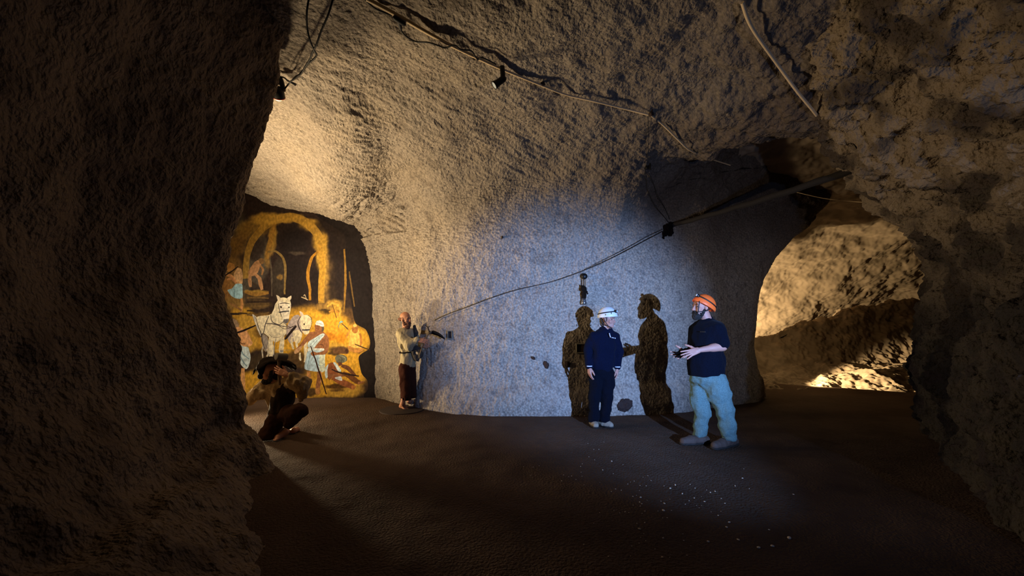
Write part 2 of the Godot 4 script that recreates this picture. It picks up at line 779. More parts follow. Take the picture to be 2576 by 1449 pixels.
func seg_dist(p: Vector3, a: Vector3, b: Vector3) -> float:
	var ba := b - a
	var t := clampf((p - a).dot(ba) / maxf(ba.length_squared(), 1e-6), 0.0, 1.0)
	return (p - a - ba * t).length()


func main_tint(p: Vector3, n: Vector3) -> Color:
	var up := smoothstep(3.2, 3.9, p.y)
	var c := Color(0.40, 0.335, 0.265)
	var warm := clampf(0.5 + broad.get_noise_3dv(p * 2.3 + Vector3(7, 3, 1)) * 0.9, 0.0, 1.0)
	c = c.lerp(Color(0.37, 0.32, 0.27), warm)
	# darker brown over the right of the ceiling and down the right wall
	var dark_tone := clampf((p.x - 0.2) / 3.2, 0.0, 1.0) * clampf((p.y - 2.2) / 1.2, 0.0, 1.0)
	dark_tone = clampf(dark_tone + broad.get_noise_3dv(p * 1.7) * 0.5 * dark_tone, 0.0, 1.0)
	c = c.lerp(Color(0.17, 0.13, 0.105), dark_tone)
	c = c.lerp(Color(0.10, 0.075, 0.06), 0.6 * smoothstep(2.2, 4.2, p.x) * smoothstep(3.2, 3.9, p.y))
	var spots := smoothstep(0.18, 0.5, bumps.get_noise_3dv(p * 1.4 + Vector3(3, 9, 4)))
	c = c.lerp(Color(0.20, 0.16, 0.13), spots * 0.45)
	var speck := smoothstep(0.12, 0.42, fine.get_noise_3dv(p * Vector3(1.8, 1.0, 1.8) + Vector3(31, 5, 2)))
	c = c.lerp(Color(0.15, 0.13, 0.12), speck * lerpf(0.6, 0.3, up))
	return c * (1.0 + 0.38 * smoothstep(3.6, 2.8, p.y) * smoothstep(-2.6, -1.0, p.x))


func rows_of(table: Array) -> Array:
	# a table of columns, each a list of points from the floor up, turned into rows
	var rows := []
	for j in table[0].size():
		var r := PackedVector3Array()
		for c in table:
			r.append(c[j])
		rows.append(r)
	return rows


func build_cave() -> void:
	# --- back wall, alcove and ceiling in one sheet: each column climbs from the floor, over the ceiling, to behind the camera
	var cols := []
	var V := func(x, y, z): return Vector3(x, y, z)
	# left wall, hidden behind the pillar
	for a in [[-8.6, -2.0], [-8.4, -6.2], [-7.6, -8.2]]:
		var x: float = a[0]
		var z: float = a[1]
		cols.append([V.call(x, -0.2, z), V.call(x, 1.0, z), V.call(x, 2.0, z), V.call(x, 3.0, z), V.call(x + 0.1, 3.9, z), V.call(x + 0.5, 4.3, z + 0.5), V.call(x + 0.9, 4.5, z + 1.0), V.call(x + 1.2, 4.6, maxf(z + 2.0, -5.2)), V.call(x + 1.2, 4.7, -3.0), V.call(x + 1.2, 4.8, -1.0), V.call(x + 1.2, 4.7, 2.0), V.call(x + 1.2, 3.0, 4.2), V.call(x + 1.2, -0.2, 4.5)])
	# alcove: flat wall behind the painting, soffit, lip
	for a in [[-5.9, 4.10, -5.9], [-5.2, 3.98, -5.15], [-4.2, 3.63, -4.1], [-3.35, 3.38, -3.35]]:
		var x: float = a[0]
		var y: float = a[1]
		var xl: float = a[2]
		cols.append([V.call(x, -0.2, -8.3), V.call(x, 1.0, -8.3), V.call(x, 2.0, -8.3), V.call(x, 3.0, -8.3), V.call(x, y + 0.18, -8.22), V.call(xl, y, -7.55), V.call(xl + 0.15, y + 0.2, -6.85), V.call(xl + 0.45, 4.3, -5.1), V.call(xl + 0.5, 4.6, -3.3), V.call(xl + 0.5, 4.85, -1.0), V.call(xl + 0.5, 4.7, 2.0), V.call(xl + 0.5, 3.0, 4.2), V.call(xl + 0.5, -0.2, 4.5)])
	# the corner of the alcove leans inwards
	cols.append([V.call(-2.86, -0.2, -8.15), V.call(-2.86, 1.0, -8.15), V.call(-2.94, 2.0, -8.15), V.call(-3.08, 2.8, -8.15), V.call(-3.2, 3.3, -8.08), V.call(-3.0, 3.42, -7.6), V.call(-2.8, 3.6, -6.9), V.call(-2.55, 4.27, -4.9), V.call(-2.5, 4.62, -3.1), V.call(-2.5, 4.85, -0.9), V.call(-2.5, 4.7, 2.0), V.call(-2.5, 3.0, 4.2), V.call(-2.5, -0.2, 4.5)])
	cols.append([V.call(-2.55, -0.2, -7.92), V.call(-2.58, 1.0, -7.92), V.call(-2.66, 2.0, -7.9), V.call(-2.76, 2.75, -7.85), V.call(-2.8, 3.2, -7.75), V.call(-2.6, 3.48, -7.3), V.call(-2.4, 3.75, -6.7), V.call(-2.2, 4.34, -4.55), V.call(-2.15, 4.63, -2.8), V.call(-2.15, 4.82, -0.75), V.call(-2.15, 4.65, 2.0), V.call(-2.15, 3.0, 4.2), V.call(-2.15, -0.2, 4.5)])
	# the long wall
	for a in [[-1.9, -7.36], [-1.3, -6.98], [-0.55, -6.74], [0.3, -6.66], [1.2, -6.70], [2.1, -6.76]]:
		var x: float = a[0]
		var z: float = a[1]
		var s := clampf((x + 1.9) / 2.0, 0.0, 1.0)
		cols.append([V.call(x, -0.2, z), V.call(x, 1.0, z), V.call(x - 0.03, 2.0, z - 0.03), V.call(x - 0.05, 2.8, z), V.call(x - 0.05, 3.35 + 0.1 * s, z + 0.12), V.call(x - 0.02, 3.78 + 0.12 * s, z + 0.55), V.call(x, 4.1 + 0.1 * s, z + 1.3), V.call(x, 4.42, -4.1), V.call(x * 0.98, 4.65, -2.4), V.call(x * 0.96, 4.8, -0.6), V.call(x * 0.96, 4.6, 2.0), V.call(x, 3.0, 4.2), V.call(x, -0.2, 4.5)])
	# to the right the ceiling ends in an edge with a dark recess behind it
	cols.append([V.call(3.1, -0.2, -6.98), V.call(3.1, 1.0, -6.98), V.call(3.15, 2.0, -7.0), V.call(3.2, 3.0, -7.05), V.call(3.2, 3.8, -7.0), V.call(3.1, 4.3, -6.55), V.call(2.9, 4.0, -5.75), V.call(2.9, 4.2, -4.3), V.call(2.9, 4.35, -2.6), V.call(2.8, 4.5, -0.6), V.call(2.8, 4.4, 2.0), V.call(2.8, 3.0, 4.2), V.call(2.8, -0.2, 4.5)])
	cols.append([V.call(4.0, -0.2, -7.36), V.call(4.0, 1.0, -7.36), V.call(4.05, 2.0, -7.4), V.call(4.2, 3.0, -7.5), V.call(4.3, 4.0, -7.4), V.call(4.1, 4.75, -6.6), V.call(3.5, 3.95, -4.95), V.call(3.5, 4.1, -4.0), V.call(3.5, 4.25, -2.6), V.call(3.6, 4.4, -0.6), V.call(3.6, 4.3, 2.0), V.call(3.6, 3.0, 4.2), V.call(3.6, -0.2, 4.5)])
	cols.append([V.call(4.86, -0.2, -7.86), V.call(4.78, 1.0, -7.82), V.call(4.88, 2.0, -7.85), V.call(5.35, 2.8, -7.95), V.call(6.3, 4.1, -7.9), V.call(5.2, 5.0, -6.8), V.call(4.2, 3.85, -4.5), V.call(4.2, 4.0, -3.6), V.call(4.3, 4.1, -2.4), V.call(4.5, 4.2, -0.6), V.call(4.5, 4.1, 2.0), V.call(4.5, 3.0, 4.2), V.call(4.5, -0.2, 4.5)])
	cols.append([V.call(5.0, -0.2, -8.4), V.call(4.95, 1.0, -8.4), V.call(5.05, 2.0, -8.4), V.call(5.6, 3.0, -8.5), V.call(6.6, 4.4, -8.2), V.call(6.2, 5.2, -7.0), V.call(5.2, 4.3, -4.6), V.call(5.2, 4.3, -3.6), V.call(5.3, 4.3, -2.4), V.call(5.4, 4.3, -0.6), V.call(5.4, 4.1, 2.0), V.call(5.4, 3.0, 4.2), V.call(5.4, -0.2, 4.5)])
	cols.append([V.call(5.05, -0.2, -9.3), V.call(5.02, 1.0, -9.3), V.call(5.1, 2.0, -9.3), V.call(5.65, 3.0, -9.2), V.call(6.9, 4.6, -8.6), V.call(6.7, 5.3, -7.1), V.call(5.7, 4.5, -4.65), V.call(5.7, 4.5, -3.6), V.call(5.7, 4.4, -2.4), V.call(5.8, 4.4, -0.6), V.call(5.8, 4.2, 2.0), V.call(5.8, 3.0, 4.2), V.call(5.8, -0.2, 4.5)])
	cols.append([V.call(5.08, -0.2, -10.8), V.call(5.05, 1.0, -10.8), V.call(5.12, 2.0, -10.8), V.call(5.65, 3.1, -10.5), V.call(7.2, 4.8, -9.0), V.call(7.1, 5.35, -7.15), V.call(6.2, 4.7, -4.7), V.call(6.2, 4.6, -3.6), V.call(6.2, 4.5, -2.4), V.call(6.2, 4.45, -0.6), V.call(6.2, 4.25, 2.0), V.call(6.2, 3.0, 4.2), V.call(6.2, -0.2, 4.5)])
	cols.append([V.call(5.1, -0.2, -13.0), V.call(5.1, 1.0, -13.0), V.call(5.2, 2.0, -13.0), V.call(5.7, 3.2, -12.0), V.call(7.5, 5.0, -9.5), V.call(7.5, 5.4, -7.2), V.call(6.6, 4.8, -4.7), V.call(6.6, 4.7, -3.6), V.call(6.6, 4.6, -2.4), V.call(6.6, 4.5, -0.6), V.call(6.6, 4.3, 2.0), V.call(6.6, 3.0, 4.2), V.call(6.6, -0.2, 4.5)])
	# cracks seen in the wall
	for g in [[[1145, 628, -7.0], [1163, 663, -6.95]], [[1163, 663, -6.95], [1194, 702, -6.85]], [[1172, 715, -6.9], [1172, 742, -6.9]], [[1120, 535, -6.9], [1130, 590, -6.95]], [[1062, 892, -6.95], [1095, 865, -6.9]], [[1095, 865, -6.9], [1118, 858, -6.85]], [[1085, 900, -6.9], [1100, 960, -6.9]], [[1115, 930, -6.85], [1160, 955, -6.75]]]:
		var a := at_z(g[0][0], g[0][1], g[0][2])
		var b := at_z(g[1][0], g[1][1], g[1][2])
		grooves.append([a, b, a.distance_to(b), 0.05, 0.05])
	var room := Vector3(-0.5, 2.0, -4.0)
	var nu := 760
	var nv := 560
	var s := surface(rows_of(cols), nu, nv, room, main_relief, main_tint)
	for j in range(0, int(nv * 0.75), 4):
		for i in range(0, nu, 4):
			var k: int = j * nu + i
			var q: Vector3 = s.p[k]
			if q.z < -0.5:
				wall_pts.append(q)
				wall_nrm.append(s.n[k])
	var split := int(nv * 4.35 / 12.0)
	var last := int(nv * 10.2 / 12.0)
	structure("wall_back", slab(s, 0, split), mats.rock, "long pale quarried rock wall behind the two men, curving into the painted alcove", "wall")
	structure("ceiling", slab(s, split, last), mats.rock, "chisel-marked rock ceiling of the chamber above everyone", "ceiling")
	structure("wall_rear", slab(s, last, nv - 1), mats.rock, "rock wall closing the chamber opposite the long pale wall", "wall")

	# --- left pillar: its right edge is the outline against the lit chamber
	var edge := [[682, 1215, -4.05], [664, 1165, -4.15], [632, 1090, -4.2], [606, 1035, -4.2], [590, 930, -4.2], [578, 820, -4.2], [550, 700, -4.2], [566, 590, -4.15], [606, 470, -4.1], [645, 345, -4.05], [680, 250, -4.0], [700, 150, -3.9], [712, 40, -3.7], [735, -90, -3.5]]
	var prow := []
	for k in edge.size():
		var e := at_z(edge[k][0], edge[k][1], edge[k][2])
		var low := clampf(1.0 - e.y / 0.9, 0.0, 1.0)
		var r := PackedVector3Array()
		r.append_array([e + V.call(-5.0, 0, -1.2), e + V.call(-2.2, 0, -0.75), e + V.call(-0.85, 0, -0.5), e + V.call(-0.2, 0, -0.28), e + V.call(-0.005, 0, -0.04), e + V.call(-0.03, 0, 0.22), e + V.call(0.0 + 0.32 * low, 0, 0.7), e + V.call(0.12 + 0.75 * low, 0, 1.5), e + V.call(0.5 + 0.75 * low, 0, 2.6), e + V.call(0.3, 0, 4.2), e + V.call(-1.0, 0, 6.5), e + V.call(-4.0, 0, 8.0)])
		prow.append(r)
	var base: PackedVector3Array = prow[0].duplicate()
	for i in base.size():
		base[i].y = -0.3
	prow.insert(0, base)
	var ps := surface(prow, 420, 300, Vector3(0, 2, 0), pillar_relief, pillar_tint)
	structure("wall_left", slab(ps, 0, 299, 0.12), mats.rough_rock, "dark rough rock pillar filling the left of the view", "rock pillar")

	# --- right wall
	var redge := [[5.2, -0.3, -5.25], [5.17, 0.4, -5.2], [5.12, 1.0, -5.1], [5.2, 1.6, -5.05], [5.28, 2.05, -5.0], [5.05, 2.5, -4.95], [4.76, 2.98, -4.9], [4.34, 3.4, -4.8], [3.72, 3.86, -4.5], [3.35, 4.2, -4.2], [3.0, 4.8, -3.8]]
	var rrow := []
	for k in redge.size():
		var e := Vector3(redge[k][0], redge[k][1], redge[k][2])
		var g := lerpf(0.76, 0.36, clampf((e.y - 1.0) / 3.0, 0.0, 1.0))
		var r := PackedVector3Array()
		r.append_array([e + V.call(9.0, 0, -4.5), e + V.call(4.5, 0, -2.2), e + V.call(1.6, 0, -1.0), e + V.call(0.35, 0.02, -0.45), e, e + V.call(-0.22, 0, 0.4), e + V.call(-g, 0, 1.15), e + V.call(-2.0 * g, 0, 2.0), e + V.call(-2.5 * g, 0, 2.9), e + V.call(-2.1 * g, 0, 3.8), e + V.call(-1.2 * g, 0, 5.4), e + V.call(-0.8 * g, 0, 9.5)])
		rrow.append(r)
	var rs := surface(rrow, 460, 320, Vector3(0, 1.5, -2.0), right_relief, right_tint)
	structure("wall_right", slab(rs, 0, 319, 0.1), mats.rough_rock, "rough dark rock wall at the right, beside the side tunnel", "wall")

	# --- side tunnel: far wall rising from the rubble into the vault
	var trow := []
	for q in [[-0.4, -13.5, 4.5], [0.5, -13.3, 4.5], [1.2, -13.0, 4.5], [2.1, -12.2, 4.5], [3.0, -11.1, 4.7], [3.6, -9.8, 4.7], [4.02, -8.4, 4.6], [4.3, -7.3, 4.2], [4.75, -6.2, 4.0], [5.6, -5.2, 4.0]]:
		var r := PackedVector3Array()
		for k in 9:
			var x: float = q[2] + k * (14.6 - q[2]) / 8.0
			r.append(Vector3(x, q[0], q[1] + 0.10 * (x - 8.0) + 0.9 * smoothstep(11.5, 14.6, x) * 3.0))
		trow.append(r)
	var ts := surface(trow, 360, 300, Vector3(8.5, 1.5, -9.0), tunnel_relief, tunnel_tint)
	structure("wall_tunnel", slab(ts, 0, 299), mats.rubble, "lit far rock wall and vault inside the side tunnel", "wall")

	# --- floor
	var frow := []
	for z in [5.2, 2.6, 0.0, -2.6, -5.2, -7.8, -10.4, -13.0]:
		var r := PackedVector3Array()
		for k in 9:
			r.append(Vector3(-9.5 + k * 3.05, 0, z))
		frow.append(r)
	var fs := surface(frow, 560, 430, Vector3(0, 2, 0), floor_relief, floor_tint)
	structure("floor", slab(fs, 0, 429, 0.3), mats.dirt, "dark trodden earth floor of the chamber", "floor")

	# --- rubble heaped in the tunnel
	var hrow := []
	for q in [[-8.7, 0.0], [-9.2, 0.12], [-9.7, 0.24], [-10.2, 0.40], [-10.6, 0.50], [-11.2, 0.55]]:
		var r := PackedVector3Array()
		for k in 9:
			var x := 5.6 + k * 1.0
			r.append(Vector3(x, -0.06 + q[1] * (0.72 + 0.25 * smoothstep(6.0, 8.0, x)), q[0] + 0.24 * (x - 7.0) * (1.0 if q[0] > -11.0 else 0.3)))
		hrow.append(r)
	var hs := surface(hrow, 300, 170, Vector3(8, 3, -8), heap_relief, tunnel_tint)
	var heap := put("rubble_bank", slab(hs, 0, 169, 0.2), mats.rubble)
	heap.set_meta("kind", "structure")
	# a taller heap behind, dark on this side
	var krow := []
	for q in [[-9.9, 0.10], [-10.3, 0.35], [-10.65, 0.75], [-10.9, 1.0], [-11.2, 0.8], [-11.6, 0.3], [-11.9, -0.1]]:
		var r := PackedVector3Array()
		for e in [[5.9, 0.9], [6.9, 1.08], [7.7, 1.40], [8.5, 1.53], [9.05, 1.80], [9.85, 1.95], [10.6, 2.08], [11.6, 2.1], [13.0, 2.1]]:
			r.append(Vector3(e[0], -0.1 + e[1] * q[1] + 0.1 * q[1], q[0] + 0.05 * (e[0] - 8.0)))
		krow.append(r)
	var ks := surface(krow, 260, 120, Vector3(8, 3, -8), heap_relief, tunnel_tint)
	var tall := put("rubble_heap", slab(ks, 0, 119, 0.15), mats.rubble)
	tall.set_meta("kind", "structure")
	tag(tall, "tall heap of rubble standing dark against the lit tunnel wall", "rubble")
	tag(heap, "brightly lit bank of loose rubble along the foot of the tunnel wall", "rubble")


func pillar_relief(p: Vector3, _n: Vector3) -> float:
	var d := broad.get_noise_3dv(p * 1.6) * 0.10 + bumps.get_noise_3dv(p) * 0.05 + fine.get_noise_3dv(p) * 0.02
	# a broken ledge at knee height
	d += -0.03 * smoothstep(1.2, 0.6, p.y) - 0.05 * smoothstep(0.62, 0.5, p.y) + 0.07 * smoothstep(0.42, 0.32, p.y + 0.2 * bumps.get_noise_1d(p.z * 0.25))
	return d


func pillar_tint(p: Vector3, _n: Vector3) -> Color:
	var c := Color(0.33, 0.26, 0.19).lerp(Color(0.22, 0.17, 0.13), clampf(0.5 + broad.get_noise_3dv(p * 2.0) * 1.2, 0.0, 1.0))
	return c.lerp(Color(0.13, 0.10, 0.08), 0.6 * smoothstep(0.15, 0.5, bumps.get_noise_3dv(p + Vector3(9, 1, 4))))


func right_relief(p: Vector3, _n: Vector3) -> float:
	var d := broad.get_noise_3dv(p * 1.4 + Vector3(0, 5, 0)) * 0.16 + bumps.get_noise_3dv(p) * 0.12 + fine.get_noise_3dv(p * 0.7) * 0.07
	d -= cell.get_noise_3dv(p * 1.3) * 0.10
	return d - lerpf(0.13, 0.0, smoothstep(2.5, 3.3, p.y))


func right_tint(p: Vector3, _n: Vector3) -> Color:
	var c := Color(0.29, 0.235, 0.175).lerp(Color(0.085, 0.07, 0.06), smoothstep(-0.25, 0.35, bumps.get_noise_3dv(p * 0.7 + Vector3(2, 7, 1))))  # contrast of grazing light painted in as pale and dark patches
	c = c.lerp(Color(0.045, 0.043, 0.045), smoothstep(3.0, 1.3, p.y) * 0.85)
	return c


func tunnel_relief(p: Vector3, _n: Vector3) -> float:
	var d := broad.get_noise_3dv(p * 1.2 + Vector3(4, 0, 9)) * 0.22 + bumps.get_noise_3dv(p * 1.3) * 0.045 + fine.get_noise_3dv(p * 0.8) * 0.024
	d -= cell.get_noise_3dv(p * 0.9) * 0.03
	return d


func tunnel_tint(p: Vector3, _n: Vector3) -> Color:
	return Color(0.42, 0.34, 0.26).lerp(Color(0.30, 0.24, 0.18), clampf(0.5 + bumps.get_noise_3dv(p) * 1.2, 0.0, 1.0))


func floor_relief(p: Vector3, _n: Vector3) -> float:
	var d := broad.get_noise_3dv(p) * 0.02 + bumps.get_noise_3dv(p * 0.8) * 0.010 + fine.get_noise_3dv(p * 0.6) * 0.003
	# a low crest where the tunnel begins
	d += 0.07 * exp(-pow((p.z + 9.35 - 0.6 * (p.x - 6.25)) / 0.35, 2.0)) * smoothstep(4.6, 6.0, p.x)
	return d


func floor_tint(p: Vector3, _n: Vector3) -> Color:
	var c := Color(0.10, 0.068, 0.05).lerp(Color(0.155, 0.108, 0.08), clampf(0.5 + broad.get_noise_3dv(p * 1.6) * 0.9 + fine.get_noise_3dv(p) * 0.3, 0.0, 1.0))
	return c


func heap_relief(p: Vector3, _n: Vector3) -> float:
	var d := bumps.get_noise_3dv(p * 0.7) * 0.16 + fine.get_noise_3dv(p) * 0.05 - cell.get_noise_3dv(p * 2.0) * 0.05
	d += 0.18 * exp(-pow((p.x - 8.4) / 0.7, 2.0) - pow((p.z + 9.4) / 0.3, 2.0))
	return d


# ---------------------------------------------------------------- the painting in the alcove
const MURAL_W := 1024
const MURAL_H := 1126
const MURAL_Z := -8.06
var paint: Image
var frame_at := Vector2.ZERO
var frame_scale := 1.0


# a point of the drawing (first drawing frame: 1041 by 1449) to a texel of the wall's own upright plane
func texel(v: Vector2) -> Vector2:
	var w := frame_at + v * frame_scale
	var q := at_z(540.0 + w.x / 2.2633, 480.0 + w.y / 2.2641, MURAL_Z)
	return Vector2((q.x + 6.6) / 4.0 * MURAL_W, (4.25 - q.y) / 4.4 * MURAL_H)


func pts(a: Array) -> PackedVector2Array:
	var out := PackedVector2Array()
	for i in range(0, a.size(), 2):
		out.append(texel(Vector2(a[i], a[i + 1])))
	return out


func round_off(p: PackedVector2Array, closed: bool, per := 5) -> PackedVector2Array:
	var out := PackedVector2Array()
	var m := p.size()
	for k in (m if closed else m - 1):
		for s in per:
			var a := p[(k + m - 1) % m] if closed else p[maxi(k - 1, 0)]
			var d := p[(k + 2) % m] if closed else p[mini(k + 2, m - 1)]
			var b := p[(k + 1) % m]
			out.append(p[k].cubic_interpolate(b, a.lerp(p[k], 0.3), d.lerp(b, 0.3), float(s) / per))
	if not closed:
		out.append(p[m - 1])
	return out


func fill(p: PackedVector2Array, c: Color) -> void:
	var top := 1e9
	var bottom := -1e9
	for q in p:
		top = minf(top, q.y)
		bottom = maxf(bottom, q.y)
	var m := p.size()
	for y in range(maxi(int(top), 0), mini(int(bottom) + 1, MURAL_H)):
		var xs := []
		var yy := y + 0.5
		for i in m:
			var a := p[i]
			var b := p[(i + 1) % m]
			if (a.y <= yy) != (b.y <= yy):
				xs.append(a.x + (yy - a.y) / (b.y - a.y) * (b.x - a.x))
		xs.sort()
		for i in range(0, xs.size() - 1, 2):
			var x0 := int(round(xs[i]))
			var x1 := int(round(xs[i + 1]))
			if x1 > x0:
				if c.a < 1.0:
					var patch := Image.create(x1 - x0, 1, false, Image.FORMAT_RGBA8)
					patch.fill(c)
					paint.blend_rect(patch, Rect2i(0, 0, x1 - x0, 1), Vector2i(x0, y))
				else:
					paint.fill_rect(Rect2i(x0, y, x1 - x0, 1), c)


func shape(a: Array, c: Color) -> void:
	fill(round_off(pts(a), true), c)


func stroke(a: Array, w: float, c: Color) -> void:
	var p := round_off(pts(a), false)
	var half := w * frame_scale * 0.5
	var l := PackedVector2Array()
	var r := PackedVector2Array()
	for i in p.size():
		var d := (p[mini(i + 1, p.size() - 1)] - p[maxi(i - 1, 0)]).normalized()
		var k := half * (0.55 + 0.45 * sin(PI * clampf(float(i) / maxi(p.size() - 1, 1), 0.12, 0.88)))
		l.append(p[i] + Vector2(-d.y, d.x) * k)
		r.append(p[i] - Vector2(-d.y, d.x) * k)
	r.reverse()
	l.append_array(r)
	fill(l, c)


# the broad soft passages, worked out small and enlarged
func underpaint() -> void:
	var w := 192
	var h := 211
	var small := Image.create(w, h, false, Image.FORMAT_RGBA8)
	frame_at = Vector2.ZERO
	frame_scale = 1.0
	var dark := Color(0.20, 0.155, 0.14)
	var dark_tone := Color(0.145, 0.115, 0.11)
	var gold := Color(0.77, 0.60, 0.25)
	var ochre := Color(0.58, 0.45, 0.24)
	var grey := Color(0.37, 0.34, 0.29)
	var orange := Color(0.84, 0.635, 0.21)
	var blobs := []
	# [centre x, y, radius x, y, colour, strength]
	for b in [
		[60, 330, 110, 120, ochre, 0.45], [60, 180, 130, 130, grey, 0.8], [90, 480, 90, 150, ochre, 0.75], [40, 560, 90, 90, Color(0.62, 0.44, 0.24), 0.8],
		[210, 220, 110, 70, gold, 0.6], [150, 300, 90, 80, ochre, 0.7], [300, 160, 120, 45, gold, 0.95], [420, 155, 110, 34, gold, 0.95],
		[540, 195, 75, 45, gold, 0.95], [600, 280, 52, 80, gold, 0.95], [614, 380, 44, 110, gold, 0.95], [608, 500, 44, 130, gold, 0.9], [650, 590, 60, 70, ochre, 0.6], [650, 450, 50, 140, ochre, 0.5],
		[240, 390, 75, 190, grey, 0.9], [235, 330, 60, 90, dark, 0.7], [180, 520, 28, 130, grey, 0.8], [330, 270, 26, 120, gold, 0.75], [305, 370, 20, 90, ochre, 0.8],
		[455, 300, 115, 130, dark_tone, 1.0], [460, 470, 110, 150, dark_tone, 1.0], [470, 600, 110, 70, dark_tone, 0.9], [365, 500, 42, 150, Color(0.24, 0.21, 0.18), 0.9], [372, 492, 22, 22, ochre, 0.8], [575, 520, 28, 130, dark_tone, 1.0], [470, 356, 60, 12, Color(0.36, 0.31, 0.26), 0.6],
		[700, 300, 60, 180, dark_tone, 0.9], [800, 400, 80, 260, dark_tone, 1.0], [850, 620, 60, 160, dark_tone, 1.0], [690, 540, 45, 160, dark_tone, 0.8], [640, 200, 90, 60, dark_tone, 0.7],
		[680, 650, 60, 40, gold, 0.9], [620, 660, 60, 30, ochre, 0.8], [760, 720, 45, 60, Color(0.33, 0.24, 0.16), 0.9], [620, 690, 50, 20, dark_tone, 0.8],
		[230, 600, 90, 40, Color(0.33, 0.26, 0.18), 0.9], [240, 650, 90, 30, Color(0.42, 0.33, 0.2), 0.9], [230, 575, 85, 14, gold, 0.7], [110, 640, 70, 60, ochre, 0.9], [110, 690, 50, 22, Color(0.33, 0.25, 0.17), 0.8],
		[150, 700, 80, 50, orange, 0.8], [180, 760, 90, 60, gold, 0.9], [200, 850, 50, 90, gold, 0.9], [130, 700, 90, 8, dark_tone, 0.9],
	]:
		blobs.append(b)
	for b in [
		[330, 800, 130, 60, Color(0.27, 0.2, 0.13), 0.8], [260, 980, 110, 70, Color(0.27, 0.215, 0.155), 0.95], [460, 960, 90, 60, Color(0.33, 0.25, 0.16), 0.9], [380, 900, 60, 40, orange, 0.9],
		[560, 730, 90, 60, orange, 1.0], [680, 770, 110, 90, orange, 1.0], [640, 850, 120, 80, orange, 1.0], [700, 900, 90, 40, gold, 0.9], [820, 850, 90, 90, orange, 1.0], [690, 980, 120, 90, orange, 1.0],
		[760, 1040, 120, 100, orange, 1.0], [800, 960, 70, 60, orange, 1.0], [600, 1120, 170, 70, orange, 1.0], [740, 1140, 130, 50, gold, 1.0], [220, 1090, 110, 80, orange, 0.95], [200, 1160, 110, 40, gold, 0.9], [450, 1120, 150, 80, orange, 0.9],
		[655, 830, 45, 30, Color(0.75, 0.42, 0.1), 0.6], [720, 840, 40, 40, Color(0.8, 0.48, 0.1), 0.6], [710, 905, 70, 22, Color(0.33, 0.24, 0.16), 0.95], [680, 925, 45, 14, Color(0.22, 0.16, 0.12), 0.8], [815, 910, 40, 22, Color(0.33, 0.2, 0.12), 0.8],
		[550, 1145, 60, 30, Color(0.27, 0.2, 0.13), 0.9], [690, 1115, 80, 16, Color(0.3, 0.19, 0.1), 0.85], [700, 1135, 50, 9, Color(0.3, 0.2, 0.11), 0.7], [830, 1095, 40, 10, Color(0.5, 0.32, 0.12), 0.7],
	]:
		blobs.append(b)
	# the golden ground of the lower half is one broad field under the rest
	var field := []
	for b in [[560, 760, 330, 130], [640, 900, 270, 150], [690, 1060, 210, 130], [250, 1110, 200, 100], [450, 1120, 230, 90], [250, 800, 150, 120], [400, 860, 200, 80]]:
		field.append([b[0], b[1], b[2], b[3], Color(0.80, 0.60, 0.21), 1.0])
	blobs = field + blobs
	var list := []
	for b in blobs:
		var c := texel(Vector2(b[0], b[1]))
		var e := texel(Vector2(b[0] + b[2], b[1] + b[3]))
		list.append([c.x, c.y, 1.0 / (e.x - c.x), 1.0 / (e.y - c.y), b[4], b[5]])
	var rough := FastNoiseLite.new()
	rough.seed = 77
	rough.frequency = 0.02
	rough.fractal_octaves = 4
	for y in h:
		for x in w:
			var tx := (x + 0.5) / w * MURAL_W
			var ty := (y + 0.5) / h * MURAL_H
			var wob := rough.get_noise_2d(tx, ty) * 7.0
			var wob2 := rough.get_noise_2d(tx + 900.0, ty) * 7.0
			var c := dark
			for b in list:
				var dx: float = (tx + wob - b[0]) * b[2]
				var dy: float = (ty + wob2 - b[1]) * b[3]
				var d := dx * dx + dy * dy
				if d < 1.0:
					c = c.lerp(b[4], b[5] * smoothstep(1.0, 0.25, d))
			small.set_pixel(x, y, c)
	small.resize(MURAL_W, MURAL_H, Image.INTERPOLATE_CUBIC)
	paint = small


